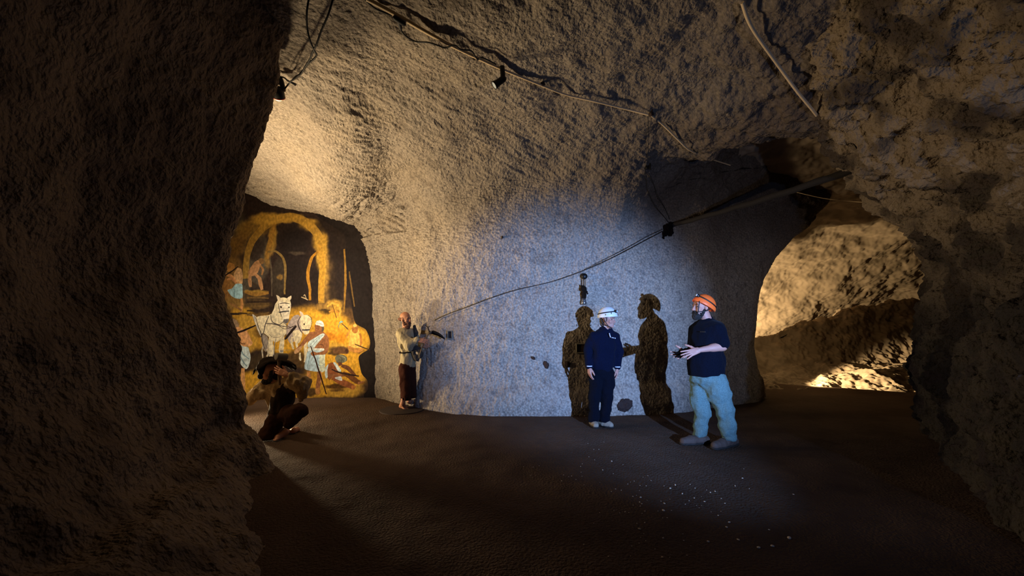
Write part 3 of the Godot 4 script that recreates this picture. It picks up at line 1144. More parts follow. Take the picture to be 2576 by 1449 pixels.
func figures() -> void:
	var skin := Color(0.60, 0.40, 0.27)
	var skin_dark := Color(0.40, 0.25, 0.17)
	var skin_light := Color(0.82, 0.64, 0.47)
	var sheet := Color(0.80, 0.87, 0.88)
	var sheet_shade := Color(0.50, 0.62, 0.68)
	var line := Color(0.16, 0.12, 0.11)
	var horse := Color(0.90, 0.85, 0.72)
	var horse_shade := Color(0.58, 0.58, 0.58)
	# --- first frame: bare outlines of the arches and the black edge of the painting
	frame_at = Vector2.ZERO
	frame_scale = 1.0
	stroke([178, 500, 185, 380, 215, 290, 275, 210, 350, 165, 440, 150, 520, 180, 580, 240, 610, 320, 616, 430, 608, 540, 606, 640], 46, Color(0.76, 0.59, 0.25, 0.75))
	stroke([600, 300, 614, 400, 610, 520, 604, 630], 30, Color(0.76, 0.57, 0.22, 0.7))
	stroke([345, 190, 325, 250, 310, 320, 298, 390], 26, Color(0.66, 0.48, 0.2, 0.6))
	shape([720, 40, 960, 100, 1000, 760, 960, 1300, 850, 1180, 872, 1130, 868, 1080, 835, 1040, 820, 945, 880, 900, 886, 850, 862, 790, 800, 750, 778, 640, 752, 520, 742, 380, 735, 250, 560, 120], Color(0.125, 0.10, 0.10))
	stroke([735, 330, 745, 430, 746, 520, 740, 600, 735, 690], 12, Color(0.55, 0.41, 0.18))
	stroke([768, 460, 778, 540, 796, 660], 8, Color(0.42, 0.32, 0.17))
	stroke([305, 350, 350, 345, 388, 380, 405, 440, 402, 520, 398, 590], 13, Color(0.52, 0.42, 0.24))
	stroke([318, 380, 325, 480, 322, 600], 9, Color(0.34, 0.30, 0.25))
	stroke([592, 345, 556, 378, 536, 440, 532, 500, 542, 560, 540, 624], 17, Color(0.68, 0.48, 0.17))
	stroke([170, 575, 230, 590, 305, 580], 20, Color(0.62, 0.46, 0.22))
	for k in 5:
		stroke([180, 610 + k * 24, 240, 606 + k * 26, 305, 612 + k * 20], 10, Color(0.45, 0.35, 0.21) if k % 2 == 0 else Color(0.22, 0.17, 0.13))
	stroke([492, 605, 512, 612, 530, 622], 6, Color(0.7, 0.62, 0.5))
	stroke([505, 600, 512, 592, 520, 612], 5, Color(0.7, 0.62, 0.5))
	# workers far off among the rocks
	stroke([640, 660, 668, 640, 700, 650, 716, 690, 700, 720], 12, Color(0.86, 0.64, 0.28))
	stroke([650, 690, 680, 680, 705, 700, 690, 724], 10, Color(0.80, 0.56, 0.24))
	stroke([668, 645, 682, 690, 694, 724], 4, Color(0.4, 0.26, 0.14))
	# --- worker bending in the niche, upper left
	shape([205, 440, 230, 405, 262, 392, 275, 400, 262, 430, 246, 468, 222, 486, 196, 480, 192, 462], Color(0.70, 0.52, 0.36))
	shape([252, 392, 268, 384, 284, 392, 282, 412, 266, 418], Color(0.50, 0.38, 0.24))
	stroke([205, 476, 200, 510, 204, 548], 20, Color(0.72, 0.54, 0.38))
	stroke([226, 470, 256, 500, 262, 540, 268, 564], 20, Color(0.72, 0.54, 0.38))
	stroke([262, 425, 276, 450, 268, 480], 11, Color(0.6, 0.44, 0.28))
	stroke([214, 520, 240, 540], 5, Color(0.3, 0.23, 0.16))
	# --- worker with a pick and a pale blue loincloth, far left
	shape([110, 470, 128, 440, 150, 444, 160, 480, 158, 520, 152, 530, 118, 530, 112, 505], Color(0.80, 0.64, 0.46))
	shape([60, 420, 85, 408, 112, 420, 110, 452, 86, 462, 64, 452], Color(0.72, 0.52, 0.28))
	stroke([44, 470, 70, 478, 100, 490, 120, 520], 16, Color(0.80, 0.58, 0.38))
	stroke([70, 505, 96, 500, 128, 530], 13, Color(0.76, 0.54, 0.36))
	stroke([28, 506, 60, 482, 100, 456, 134, 430], 7, line)
	shape([74, 566, 100, 556, 122, 530, 152, 530, 158, 548, 156, 612, 118, 612, 92, 596], Color(0.62, 0.77, 0.82))
	stroke([112, 560, 114, 606], 4, Color(0.45, 0.60, 0.66))
	stroke([150, 612, 152, 650, 146, 690], 15, Color(0.78, 0.56, 0.34))
	stroke([84, 640, 110, 655, 150, 680], 12, Color(0.55, 0.40, 0.24))
	# --- bearer with a pole and a white cloth, lower left
	shape([78, 756, 96, 728, 120, 736, 136, 762, 130, 790, 100, 800, 82, 786], Color(0.60, 0.50, 0.40))
	shape([90, 790, 130, 775, 180, 800, 204, 850, 200, 880, 140, 895, 112, 860], Color(0.84, 0.62, 0.42))
	stroke([172, 790, 182, 840, 205, 868, 188, 884], 16, Color(0.88, 0.66, 0.46))
	stroke([120, 850, 150, 870, 170, 872], 4, skin_dark)
	stroke([88, 820, 150, 800, 232, 766], 10, line)
	shape([126, 872, 160, 886, 190, 894, 202, 950, 192, 1000, 176, 1016, 146, 990, 132, 940], sheet)
	stroke([140, 890, 160, 930, 196, 960], 6, sheet_shade)
	stroke([136, 920, 156, 970, 182, 1000], 6, sheet_shade)
	stroke([160, 1010, 160, 1080, 164, 1150, 170, 1185], 26, Color(0.86, 0.64, 0.42))
	# --- the two white horses: second frame
	frame_at = Vector2(45.3, 362.3)
	frame_scale = 0.5
	shape([740, 790, 800, 700, 860, 690, 900, 760, 905, 900, 880, 1000, 820, 990, 760, 1010, 720, 900], Color(0.70, 0.64, 0.62))
	shape([880, 700, 920, 690, 970, 690, 1004, 740, 1000, 800, 985, 850, 970, 905, 925, 910, 902, 860, 880, 800], horse)
	shape([866, 645, 900, 660, 915, 700, 885, 705], Color(0.85, 0.78, 0.72))
	shape([790, 880, 860, 860, 900, 900, 890, 960, 870, 1010, 820, 1000], horse)
	stroke([790, 940, 780, 1000, 805, 1080], 26, horse)
	stroke([850, 960, 840, 1020, 850, 1070], 26, horse)
	stroke([945, 960, 940, 1080, 945, 1160, 935, 1230], 34, horse)
	stroke([880, 1120, 878, 1180, 890, 1210], 22, horse)
	stroke([900, 860, 940, 862, 985, 858], 18, Color(0.35, 0.33, 0.34))
	stroke([880, 705, 850, 780, 880, 860, 905, 900], 8, line)
	stroke([960, 690, 1000, 720, 1008, 780, 990, 850], 5, line)
	shape([912, 790, 924, 784, 928, 800, 916, 804], line)
	shape([700, 960, 760, 880, 820, 810, 836, 830, 770, 910, 720, 970], Color(0.17, 0.13, 0.13))
	shape([330, 680, 380, 710, 430, 780, 444, 860, 430, 930, 400, 880, 370, 800], Color(0.80, 0.78, 0.74))
	shape([370, 760, 400, 705, 520, 690, 600, 640, 700, 720, 720, 800, 724, 890, 700, 930, 640, 985, 590, 1000, 520, 940, 470, 900, 430, 900], horse)
	shape([430, 900, 500, 930, 520, 1010, 510, 1090, 480, 1110, 455, 1050, 440, 980], Color(0.60, 0.56, 0.52))
	shape([590, 560, 640, 500, 700, 490, 760, 520, 768, 600, 690, 640, 660, 720, 640, 800, 560, 790, 540, 700, 570, 620], horse)
	shape([604, 462, 640, 480, 664, 520, 640, 545, 618, 520], Color(0.86, 0.80, 0.70))
	shape([776, 468, 776, 500, 756, 530, 730, 500], Color(0.86, 0.80, 0.70))
	shape([630, 540, 700, 545, 768, 560, 766, 620, 752, 700, 745, 760, 715, 785, 684, 765, 668, 700, 640, 640], Color(0.93, 0.89, 0.80))
	shape([690, 740, 745, 735, 740, 775, 712, 788, 688, 770], Color(0.45, 0.43, 0.43))
	stroke([630, 660, 690, 650, 750, 645], 16, Color(0.34, 0.33, 0.34))
	stroke([640, 560, 700, 552, 756, 562], 8, line)
	stroke([626, 560, 640, 640, 670, 720], 6, line)
	shape([648, 592, 664, 588, 668, 606, 654, 612], line)
	shape([740, 600, 752, 592, 756, 606, 746, 612], line)
	stroke([535, 690, 560, 770, 640, 800, 690, 760], 8, Color(0.30, 0.28, 0.28))
	stroke([520, 700, 480, 790, 465, 880, 430, 940], 9, Color(0.28, 0.26, 0.26))
	stroke([480, 790, 560, 790, 640, 810, 740, 830], 10, Color(0.33, 0.30, 0.29))
	stroke([620, 800, 700, 850, 780, 830, 830, 815], 5, line)
	stroke([680, 770, 760, 830, 830, 800], 4, line)
	stroke([372, 720, 400, 820, 440, 920, 450, 1000, 480, 1080], 7, line)
	stroke([520, 900, 560, 945, 620, 945, 700, 930], 6, Color(0.55, 0.50, 0.42))
	stroke([545, 940, 540, 1030, 552, 1100, 545, 1165], 58, horse)
	stroke([680, 930, 672, 1020, 665, 1100, 680, 1180], 52, horse)
	stroke([510, 960, 520, 1060, 530, 1150], 6, Color(0.55, 0.52, 0.46))
	stroke([600, 960, 585, 1040, 580, 1150], 10, horse_shade)
	stroke([650, 1100, 690, 1100], 26, horse_shade)
	stroke([460, 1040, 445, 1100, 455, 1180], 16, Color(0.72, 0.68, 0.60))
	stroke([500, 1080, 520, 1120, 500, 1165], 24, Color(0.80, 0.75, 0.64))
	stroke([580, 1090, 650, 1088, 760, 1090], 6, Color(0.75, 0.66, 0.50))
	# --- standing man in a turban with a staff, seated man, man with a pick: third frame
	frame_at = Vector2(452.7, 679.2)
	frame_scale = 0.3593
	shape([330, 340, 440, 330, 540, 430, 548, 560, 520, 660, 470, 720, 330, 700, 240, 620, 210, 500, 220, 380], skin)
	shape([210, 380, 240, 350, 330, 345, 300, 420, 220, 480, 130, 580, 20, 660, 0, 640, 80, 560, 150, 460], skin)
	shape([0, 640, 60, 600, 130, 560, 110, 620, 40, 690, 0, 690], skin_light)
	shape([320, 230, 460, 220, 462, 300, 430, 350, 360, 390, 322, 340], skin)
	shape([430, 250, 466, 270, 462, 320, 430, 345], Color(0.42, 0.36, 0.30))
	stroke([330, 290, 380, 300, 340, 330], 8, skin_dark)
	shape([328, 205, 350, 172, 400, 165, 450, 190, 470, 250, 440, 265, 380, 245, 332, 232], Color(0.92, 0.92, 0.90))
	stroke([335, 205, 400, 215, 465, 240], 8, Color(0.62, 0.58, 0.60))
	shape([440, 370, 480, 395, 420, 470, 350, 550, 310, 600, 210, 590, 220, 510, 320, 440], sheet)
	stroke([450, 395, 360, 480, 280, 580], 9, sheet_shade)
	stroke([420, 400, 320, 480, 240, 560], 7, sheet_shade)
	shape([215, 600, 330, 605, 460, 610, 470, 640, 430, 660, 220, 655], Color(0.88, 0.91, 0.90))
	shape([215, 650, 470, 655, 480, 800, 478, 960, 380, 978, 260, 968, 158, 930, 180, 780], Color(0.74, 0.84, 0.90))
	shape([400, 700, 476, 700, 478, 960, 400, 972], Color(0.84, 0.88, 0.80))
	stroke([250, 700, 220, 820, 200, 930], 12, sheet_shade)
	stroke([370, 730, 368, 860, 430, 884, 474, 860], 6, sheet_shade)
	shape([250, 690, 290, 655, 360, 675, 470, 640, 500, 560, 540, 560, 530, 660, 470, 705, 350, 712, 290, 730], skin)
	stroke([360, 560, 440, 545, 460, 600], 9, skin_dark)
	stroke([215, 970, 225, 1080, 190, 1190, 195, 1320], 68, Color(0.78, 0.55, 0.33))
	stroke([390, 975, 395, 1090, 375, 1200, 370, 1320], 72, skin)
	stroke([420, 980, 430, 1060, 410, 1150], 16, Color(0.84, 0.6, 0.4))
	shape([340, 1250, 400, 1230, 415, 1310, 370, 1345, 340, 1310], Color(0.72, 0.50, 0.28))
	stroke([255, 570, 330, 800, 420, 1060, 510, 1335], 20, Color(0.20, 0.12, 0.10))
	# seated man bent over his work
	shape([540, 850, 620, 830, 700, 880, 720, 990, 620, 1040, 560, 1110, 510, 1040, 520, 920], Color(0.56, 0.33, 0.20))
	shape([485, 920, 540, 860, 520, 960, 530, 1060, 500, 1085, 480, 1020], sheet)
	shape([620, 840, 650, 830, 740, 940, 740, 980, 690, 960], sheet)
	shape([650, 760, 680, 715, 760, 705, 830, 740, 835, 800, 790, 830, 720, 850, 670, 830], Color(0.42, 0.42, 0.36))
	stroke([740, 720, 810, 760, 800, 825], 13, Color(0.58, 0.58, 0.46))
	stroke([700, 720, 760, 770, 750, 830], 9, Color(0.30, 0.27, 0.26))
	shape([690, 830, 750, 830, 760, 870, 710, 885], skin_dark)
	stroke([750, 880, 850, 920, 960, 1040], 58, Color(0.44, 0.28, 0.18))
	stroke([540, 1040, 650, 1040, 810, 1030], 50, skin)
	stroke([600, 1070, 720, 1130, 860, 1190, 950, 1235], 84, Color(0.60, 0.36, 0.22))
	stroke([770, 1000, 860, 1040, 980, 1130, 1040, 1150], 74, Color(0.46, 0.29, 0.16))
	shape([1000, 1150, 1060, 1130, 1115, 1135, 1060, 1160, 1010, 1185], skin)
	shape([900, 1200, 970, 1210, 960, 1245, 910, 1265], Color(0.70, 0.44, 0.24))
	shape([640, 1075, 740, 1050, 760, 1120, 700, 1110], Color(0.88, 0.90, 0.92))
	stroke([590, 940, 720, 990, 930, 1035, 1020, 1050], 24, Color(0.22, 0.15, 0.13))
	# man with a pick in a light tunic
	shape([900, 320, 960, 290, 1040, 330, 1060, 420, 1080, 520, 1085, 610, 980, 625, 870, 580, 880, 480, 890, 400], Color(0.92, 0.74, 0.38))
	shape([860, 560, 960, 600, 1080, 600, 1090, 640, 1000, 680, 870, 640], Color(0.74, 0.52, 0.26))
	shape([930, 260, 975, 225, 1015, 270, 1010, 350, 960, 370, 920, 330], Color(0.66, 0.44, 0.22))
	shape([935, 240, 970, 215, 1000, 250, 960, 275], Color(0.90, 0.74, 0.40))
	stroke([1045, 370, 1070, 470, 1055, 580], 34, Color(0.72, 0.48, 0.22))
	stroke([890, 330, 850, 390, 830, 440], 26, Color(0.80, 0.56, 0.28))
	stroke([750, 210, 830, 280, 860, 310], 16, Color(0.38, 0.28, 0.20))
	stroke([715, 205, 745, 185, 775, 190], 22, Color(0.50, 0.72, 0.78))
	stroke([735, 200, 705, 240, 702, 285], 9, Color(0.36, 0.48, 0.50))
	stroke([965, 540, 1080, 585, 1205, 632], 15, Color(0.26, 0.17, 0.13))
	shape([620, 620, 720, 590, 850, 610, 860, 690, 720, 690, 620, 680], Color(0.40, 0.28, 0.18))
	shape([810, 630, 850, 620, 862, 660, 830, 690], Color(0.28, 0.18, 0.13))


func brushwork() -> void:
	# the grain of the brush and of the rough plaster under it
	var n := FastNoiseLite.new()
	n.seed = 9
	n.frequency = 0.06
	n.fractal_octaves = 4
	var data := paint.get_data()
	var at := 0
	for y in MURAL_H:
		for x in MURAL_W:
			var k := 1.0 + n.get_noise_2d(x, y * 0.7) * 0.24
			data[at] = clampi(int(data[at] * k), 0, 255)
			data[at + 1] = clampi(int(data[at + 1] * k), 0, 255)
			data[at + 2] = clampi(int(data[at + 2] * k), 0, 255)
			at += 4
	paint = Image.create_from_data(MURAL_W, MURAL_H, false, Image.FORMAT_RGBA8, data)


func build_mural() -> void:
	underpaint()
	figures()
	brushwork()
	paint.generate_mipmaps()
	var m := mat("mural_paint", Color.WHITE, 0.75)
	m.albedo_texture = ImageTexture.create_from_image(paint)
	m.metallic_specular = 0.25
	# the painted plaster: a thin uneven coat on the alcove wall
	var nu := 150
	var nv := 170
	var p := PackedVector3Array()
	var uv := PackedVector2Array()
	for j in nv:
		for i in nu:
			var u := float(i) / (nu - 1)
			var v := float(j) / (nv - 1)
			var q := Vector3(-6.6 + 3.95 * u, 4.25 - 4.28 * v, MURAL_Z)
			uv.append(Vector2(3.95 * u / 4.0, 4.28 * v / 4.4))
			q.z += broad.get_noise_3dv(q) * 0.05 + bumps.get_noise_3dv(q) * 0.02 + fine.get_noise_3dv(q) * 0.006
			p.append(q)
	var n := normals_of(p, nu, nv, -1.0)
	var c := PackedColorArray()
	c.resize(p.size())
	c.fill(Color.WHITE)
	var idx := PackedInt32Array()
	for j in nv - 1:
		for i in nu - 1:
			var a := j * nu + i
			idx.append_array([a, a + 1, a + nu, a + 1, a + nu + 1, a + nu])
	var first := p.size()
	# back and rim of the coat
	for k in first:
		p.append(p[k] + Vector3(0, 0, -0.05))
		uv.append(uv[k])
		n.append(-n[k])
	for j in nv - 1:
		for i in nu - 1:
			var a := first + j * nu + i
			idx.append_array([a, a + nu, a + 1, a + 1, a + nu, a + nu + 1])
	for i in nu - 1:
		idx.append_array([i, first + i, i + 1, i + 1, first + i, first + i + 1])
		var b := (nv - 1) * nu + i
		idx.append_array([b, b + 1, first + b, b + 1, first + b + 1, first + b])
	for j in nv - 1:
		var a := j * nu
		idx.append_array([a, a + nu, first + a, first + a, a + nu, first + a + nu])
		var b := j * nu + nu - 1
		idx.append_array([b, first + b, b + nu, b + nu, first + b, first + b + nu])
	var o := put("mural", array_mesh(p, n, idx, PackedColorArray(), uv), m)
	tag(o, "painted mural of white horses and quarry workers filling the back of the alcove", "mural")


# ---------------------------------------------------------------- cables, lamps and ironwork
func along_wall(a: Array, off := 0.03) -> Array:
	var out := []
	for i in range(0, a.size(), 2):
		out.append(on_wall(a[i], a[i + 1], off))
	return out


func cable(called: String, path: Array, r: Variant, m: Material, label: String, category := "cable", group := "", per := 6) -> MeshInstance3D:
	var s := Solid.new()
	s.tube(smooth_path(path, per), r, 8)
	var o := put(called, s.mesh(), m)
	tag(o, label, category, group)
	return o


func frame_towards(d: Vector3) -> Basis:
	# z along d
	var z := d.normalized()
	var x := Vector3.UP.cross(z).normalized() if absf(z.y) < 0.95 else Vector3.RIGHT
	return Basis(x, z.cross(x), z)


# a small track spot: socket, neck, barrel, bulb face
func small_spot(at: Vector3, aim: Vector3, label: String, red: bool, scale_ := 1.0) -> void:
	var t := thing("spotlight", label, "spotlight", at, "spotlights on the ceiling")
	var d := aim.normalized()
	var s := Solid.new()
	var up := Vector3(0.02, 0.0, 0.01) * scale_
	s.tube([up + Vector3(0, 0.02, 0) * scale_, up + Vector3(0.008, -0.05, 0) * scale_, up + Vector3(0.012, -0.11, 0.0) * scale_], 0.027 * scale_, 10)
	put("bracket", s.mesh(), mats.black_metal, t)
	s = Solid.new()
	var c := Vector3(0.03, -0.12, 0.01) * scale_
	s.lathe(c - d * 0.03 * scale_, d, [[0.0, 0.0], [0.024 * scale_, 0.0], [0.034 * scale_, 0.02 * scale_], [0.036 * scale_, 0.10 * scale_], [0.044 * scale_, 0.15 * scale_], [0.038 * scale_, 0.152 * scale_], [0.034 * scale_, 0.14 * scale_]], 18)
	put("barrel", s.mesh(), mats.black_metal, t)
	s = Solid.new()
	s.lathe(c + d * 0.106 * scale_, d, [[0.0, 0.0], [0.035 * scale_, 0.002 * scale_], [0.035 * scale_, 0.012 * scale_], [0.0, 0.016 * scale_]], 18)
	put("bulb_face", s.mesh(), mats.lens, t)
	if red:
		s = Solid.new()
		var ring := []
		var b := frame_towards(d)
		for i in 18:
			ring.append(c + d * 0.105 * scale_ + b * (Vector3(cos(TAU * i / 18), sin(TAU * i / 18), 0) * 0.042 * scale_))
		s.tube(ring, 0.007 * scale_, 6, true)
		put("rim", s.mesh(), mats.painted_glow_rim, t).set_meta("label", "rim painted with the red glow of the lamp")


func build_fixtures() -> void:
	# long pale cable across the ceiling, held by clips, fading out to the right
	var main := along_wall([925, -14, 1005, 32, 1062, 64, 1130, 102, 1195, 135, 1262, 168, 1365, 206, 1430, 232, 1500, 251, 1570, 268, 1634, 283], 0.05)
	var thick := []
	for i in 61:
		thick.append(lerpf(0.021, 0.013, clampf(i / 40.0, 0.0, 1.0)))
	cable("cable", main, thick, mats.beige_cable, "long pale cable running across the middle of the ceiling, thickest near the connector")
	cable("cable", along_wall([1634, 283, 1665, 306, 1700, 340, 1740, 375, 1790, 402, 1835, 418], 0.03), 0.012, mats.beige_cable, "thin pale cable sloping from the dark clip into the shaded edge of ceiling")
	var steep := along_wall([1868, -16, 1900, 48, 1960, 148, 1998, 208, 2032, 262], 0.10)
	var zl: float = steep[4].z
	steep.append_array([at_z(2060, 296, zl - 0.14), at_z(2088, 319, zl - 0.30)])
	cable("cable", steep, 0.017, mats.beige_cable, "thick pale cable descending steeply beside the rough rock at the upper right")
	for q in [[1365, 206, "small dark clip holding the pale cable halfway along the ceiling"], [1636, 283, "small dark clip at the bend of the pale cable above the hanging wires"]]:
		var at := on_wall(q[0], q[1], 0.03)
		var s := Solid.new()
		s.block(at, Vector3(0.05, 0.05, 0.06), Basis.from_euler(Vector3(0.3, 0.2, 0.5)), 0.01)
		s.tube([at, at + Vector3(0.02, 0.09, 0.0)], 0.01, 8)
		tag(put("clip", s.mesh(), mats.rust), q[2], "clip")
	# black lead with a T-shaped connector, twisting round the pale cable to a spot
	var lead := along_wall([915, -14, 950, 8, 984, 27], 0.06)
	cable("lead", lead, 0.009, mats.black_rubber, "black lead entering beside the pale cable and ending in the connector", "lead")
	var t := thing("connector", "black T-shaped connector clinging under the pale ceiling cable", "connector", on_wall(1004, 38, 0.08))
	var a := on_wall(986, 26, 0.08) - t.position
	var b := on_wall(1024, 46, 0.08) - t.position
	var s := Solid.new()
	s.tube([a, a.lerp(b, 0.12), a.lerp(b, 0.5), a.lerp(b, 0.88), b], [0.012, 0.024, 0.026, 0.024, 0.012], 10)
	put("body", s.mesh(), mats.black_rubber, t)
	s = Solid.new()
	var stem := on_wall(1008, 62, 0.08) - t.position
	s.tube([a.lerp(b, 0.45), (a.lerp(b, 0.45)).lerp(stem, 0.7), stem], [0.022, 0.018, 0.009], 10)
	put("outlet", s.mesh(), mats.black_rubber, t)
	cable("lead", along_wall([1008, 62, 1020, 76, 1042, 87, 1080, 93, 1108, 97, 1122, 104, 1136, 99, 1152, 110, 1178, 113, 1192, 124, 1200, 132, 1212, 128, 1228, 140, 1246, 150], 0.085), 0.008, mats.black_rubber, "black lead looping from connector to spotlight, twisted round the pale cable", "lead")
	small_spot(on_wall(1253, 160, 0.10), Vector3(-0.75, -0.62, 0.1), "black spotlight hanging from the pale cable in the middle of the ceiling", false, 1.05)
	# two black leads hanging at the left, twisted together down to the lamp on the pillar
	var l1 := []
	for q in [[779, -14, -3.25], [772, 30, -3.32], [773, 70, -3.42], [780, 102, -3.5], [790, 125, -3.58], [796, 138, -3.65], [790, 148, -3.7], [776, 160, -3.8], [760, 180, -3.95], [742, 198, -4.12], [727, 205, -4.27], [716, 196, -4.38], [706, 193, -4.4]]:
		l1.append(at_z(q[0], q[1], q[2]))
	cable("lead", l1, 0.0085, mats.black_rubber, "left of two crossing black leads hanging from the ceiling beside the dark pillar", "lead")
	var l2 := []
	for q in [[841, -14, -3.25], [826, 36, -3.34], [808, 78, -3.44], [796, 112, -3.53], [786, 132, -3.62], [779, 150, -3.73], [768, 167, -3.84], [757, 186, -3.98], [745, 192, -4.1], [733, 204, -4.34], [722, 216, -4.4], [716, 224, -4.42]]:
		l2.append(at_z(q[0], q[1], q[2]))
	cable("lead", l2, 0.0085, mats.black_rubber, "right of two crossing black leads slanting down to the lamp on the dark pillar", "lead")
	var plug := [at_z(724, 202, -4.36), at_z(734, 208, -4.36), at_z(743, 213, -4.36)]
	s = Solid.new()
	s.tube(plug, [0.006, 0.012, 0.016], 8)
	tag(put("plug", s.mesh(), mats.black_rubber), "loose black plug end sticking out from the twisted leads beside the pillar lamp", "plug")
	# lamp clamped to the far side of the pillar
	var lamp := thing("spotlight", "black lamp with a painted red-lit rim clamped to the edge of the dark left pillar", "spotlight", at_z(699, 232, -4.42), "spotlights on the ceiling")
	var o := lamp.position
	s = Solid.new()
	s.tube([at_z(682, 184, -4.42) - o, at_z(695, 190, -4.42) - o, at_z(706, 195, -4.42) - o], 0.010, 8)
	s.tube([at_z(682, 203, -4.42) - o, at_z(704, 212, -4.42) - o], 0.010, 8)
	put("bracket", s.mesh(), mats.black_metal, lamp)
	s = Solid.new()
	s.tube([at_z(704, 194, -4.42) - o, at_z(707, 204, -4.42) - o, at_z(711, 218, -4.42) - o, at_z(713, 228, -4.42) - o], [0.024, 0.03, 0.028, 0.026], 10)
	put("socket", s.mesh(), mats.black_metal, lamp)
	s = Solid.new()
	var axis := (Vector3(-4.3, 1.35, -8.1) - o).normalized()
	s.lathe(-axis * 0.06, axis, [[0.0, 0.0], [0.045, 0.005], [0.066, 0.04], [0.074, 0.11], [0.068, 0.112], [0.058, 0.06], [0.0, 0.05]], 20)
	put("shade", s.mesh(), mats.black_metal, lamp)
	s = Solid.new()
	var ring := []
	var fb := frame_towards(axis)
	for i in 20:
		ring.append(axis * 0.052 + fb * (Vector3(cos(TAU * i / 20), sin(TAU * i / 20), 0) * 0.070))
	s.tube(ring, 0.007, 6, true)
	put("rim", s.mesh(), mats.painted_glow_rim, lamp).set_meta("label", "reddish rim of the lamp")
	s = Solid.new()
	s.lathe(axis * 0.062, axis, [[0.0, 0.0], [0.050, 0.0], [0.048, 0.016], [0.030, 0.030], [0.0, 0.034]], 18)
	put("bulb", s.mesh(), mats.bulb, lamp)
	spot("mural_spot", o + axis * 0.14, Vector3(-4.3, 1.35, -8.1), Color(1.0, 0.94, 0.84), 15.0, 27.0, 0.9, 0.04)
	# small black box and thin wires under the bend
	var box := on_wall(1624, 421, 0.05)
	s = Solid.new()
	s.block(box, Vector3(0.075, 0.055, 0.05), Basis(), 0.008)
	s.block(box + Vector3(0.03, 0.01, 0.02), Vector3(0.02, 0.10, 0.03), Basis(), 0.004)
	tag(put("junction_box", s.mesh(), mats.black_metal), "tiny black junction box hanging on thin wires below the bend of the pale cable", "junction box")
	cable("wire", [on_wall(1632, 290, 0.04), on_wall(1629, 350, 0.06), on_wall(1627, 412, 0.05)], 0.004, mats.black_rubber, "thin wire dropping from the cable clip to the tiny junction box", "wire")
	cable("wire", along_wall([1622, 428, 1624, 452, 1628, 478, 1645, 515, 1668, 545, 1684, 566], 0.03), 0.004, mats.black_rubber, "lower of two thin wires falling from the junction box to the dark pole's end", "wire")
	cable("wire", along_wall([1630, 430, 1640, 460, 1652, 490, 1668, 520, 1682, 552], 0.03), 0.004, mats.black_rubber, "upper of two thin wires falling from the junction box to the dark pole's end", "wire")
	# slack wires from the pole's end along the pale wall to the bearded mannequin
	cable("wire", along_wall([1664, 582, 1620, 606, 1560, 638, 1500, 668, 1440, 692, 1380, 710, 1300, 732, 1235, 750, 1180, 770, 1130, 792, 1098, 806], 0.05), 0.006, mats.black_rubber, "long slack wire sloping across the pale wall down to the bearded mannequin", "wire")
	cable("wire", along_wall([1664, 577, 1625, 597, 1570, 628, 1515, 656, 1470, 680], 0.06), 0.004, mats.black_rubber, "short upper wire beside the long slack one, ending over the hanging lamp", "wire")
	# faint pale wire in the tunnel mouth
	var tw := []
	for q in [[1982, 478, -7.4], [2030, 490, -7.2], [2085, 501, -7.1], [2160, 508, -6.8], [2252, 514, -6.3]]:
		tw.append(at_z(q[0], q[1], q[2]))
	cable("wire", tw, 0.006, mats.beige_cable, "faint pale wire stretched under the vault of the side tunnel", "wire")
	# dark pole from the rough right wall to the pale wall
	var far_end := on_wall(1684, 569, 0.02)
	var near_end := at_z(2330, 362, -4.55)
	var pole := thing("pole", "long dark pole reaching from the right rock wall to the pale wall above the men", "pole", far_end)
	s = Solid.new()
	var pp := []
	var rr := []
	for i in 25:
		var q := Vector3.ZERO.lerp(near_end - far_end, i / 24.0)
		q.y += 0.05 * sin(i / 24.0 * PI) * -1.0
		pp.append(q + Vector3(0, 0.006 * sin(i * 1.7), 0.005 * cos(i * 2.3)))
		rr.append(lerpf(0.036, 0.052, i / 24.0) + 0.003 * sin(i * 2.9))
	s.tube(pp, rr, 10)
	put("shaft", s.mesh(), mats.dark_wood, pole)
	var f := Field.new(Vector3(-0.28, -0.40, -0.14), Vector3(0.12, 0.10, 0.16), 0.008)
	f.path([Vector3(0.02, 0.02, 0.02), Vector3(-0.07, -0.05, 0.05), Vector3(-0.12, -0.16, 0.05)], [0.045, 0.06, 0.045], 0.03)
	f.path([Vector3(-0.04, -0.05, 0.05), Vector3(-0.02, -0.13, 0.05), Vector3(-0.03, -0.17, 0.05)], [0.05, 0.045, 0.02], 0.03)
	f.path([Vector3(-0.12, -0.16, 0.05), Vector3(-0.155, -0.24, 0.04)], [0.04, 0.02], 0.02)
	f.wrinkle(fine, Vector3.ONE * 2.0, 0.03)
	s = Solid.new()
	f.mesh_into(s)
	put("binding", s.mesh(), mats.black_cloth, pole).set_meta("label", "ragged dark binding where the pole meets the wall")
	# old lamp hanging on the wall over the man in the white helmet
	var h := on_wall(1468, 696, 0.06)
	var hang := thing("hanging_lamp", "old lamp hanging from a black disc on the blue-lit wall beside the white-helmeted man", "wall lamp", h)
	var k := 6.55 / 1000.0
	s = Solid.new()
	s.ball(Vector3(0, 0, 0), Vector3(0.053, 0.053, 0.04), Basis(), 12)
	put("rose", s.mesh(), mats.black_metal, hang)
	s = Solid.new()
	for x in [-0.026, 0.012]:
		s.tube([Vector3(x, -0.03, 0.0), Vector3(x + 0.003, -0.10, 0.005), Vector3(x - 0.002, -0.19, 0.005)], 0.010, 8)
	put("strap", s.mesh(), mats.wood, hang)
	f = Field.new(Vector3(-0.12, -0.36, -0.08), Vector3(0.10, -0.12, 0.10), 0.006)
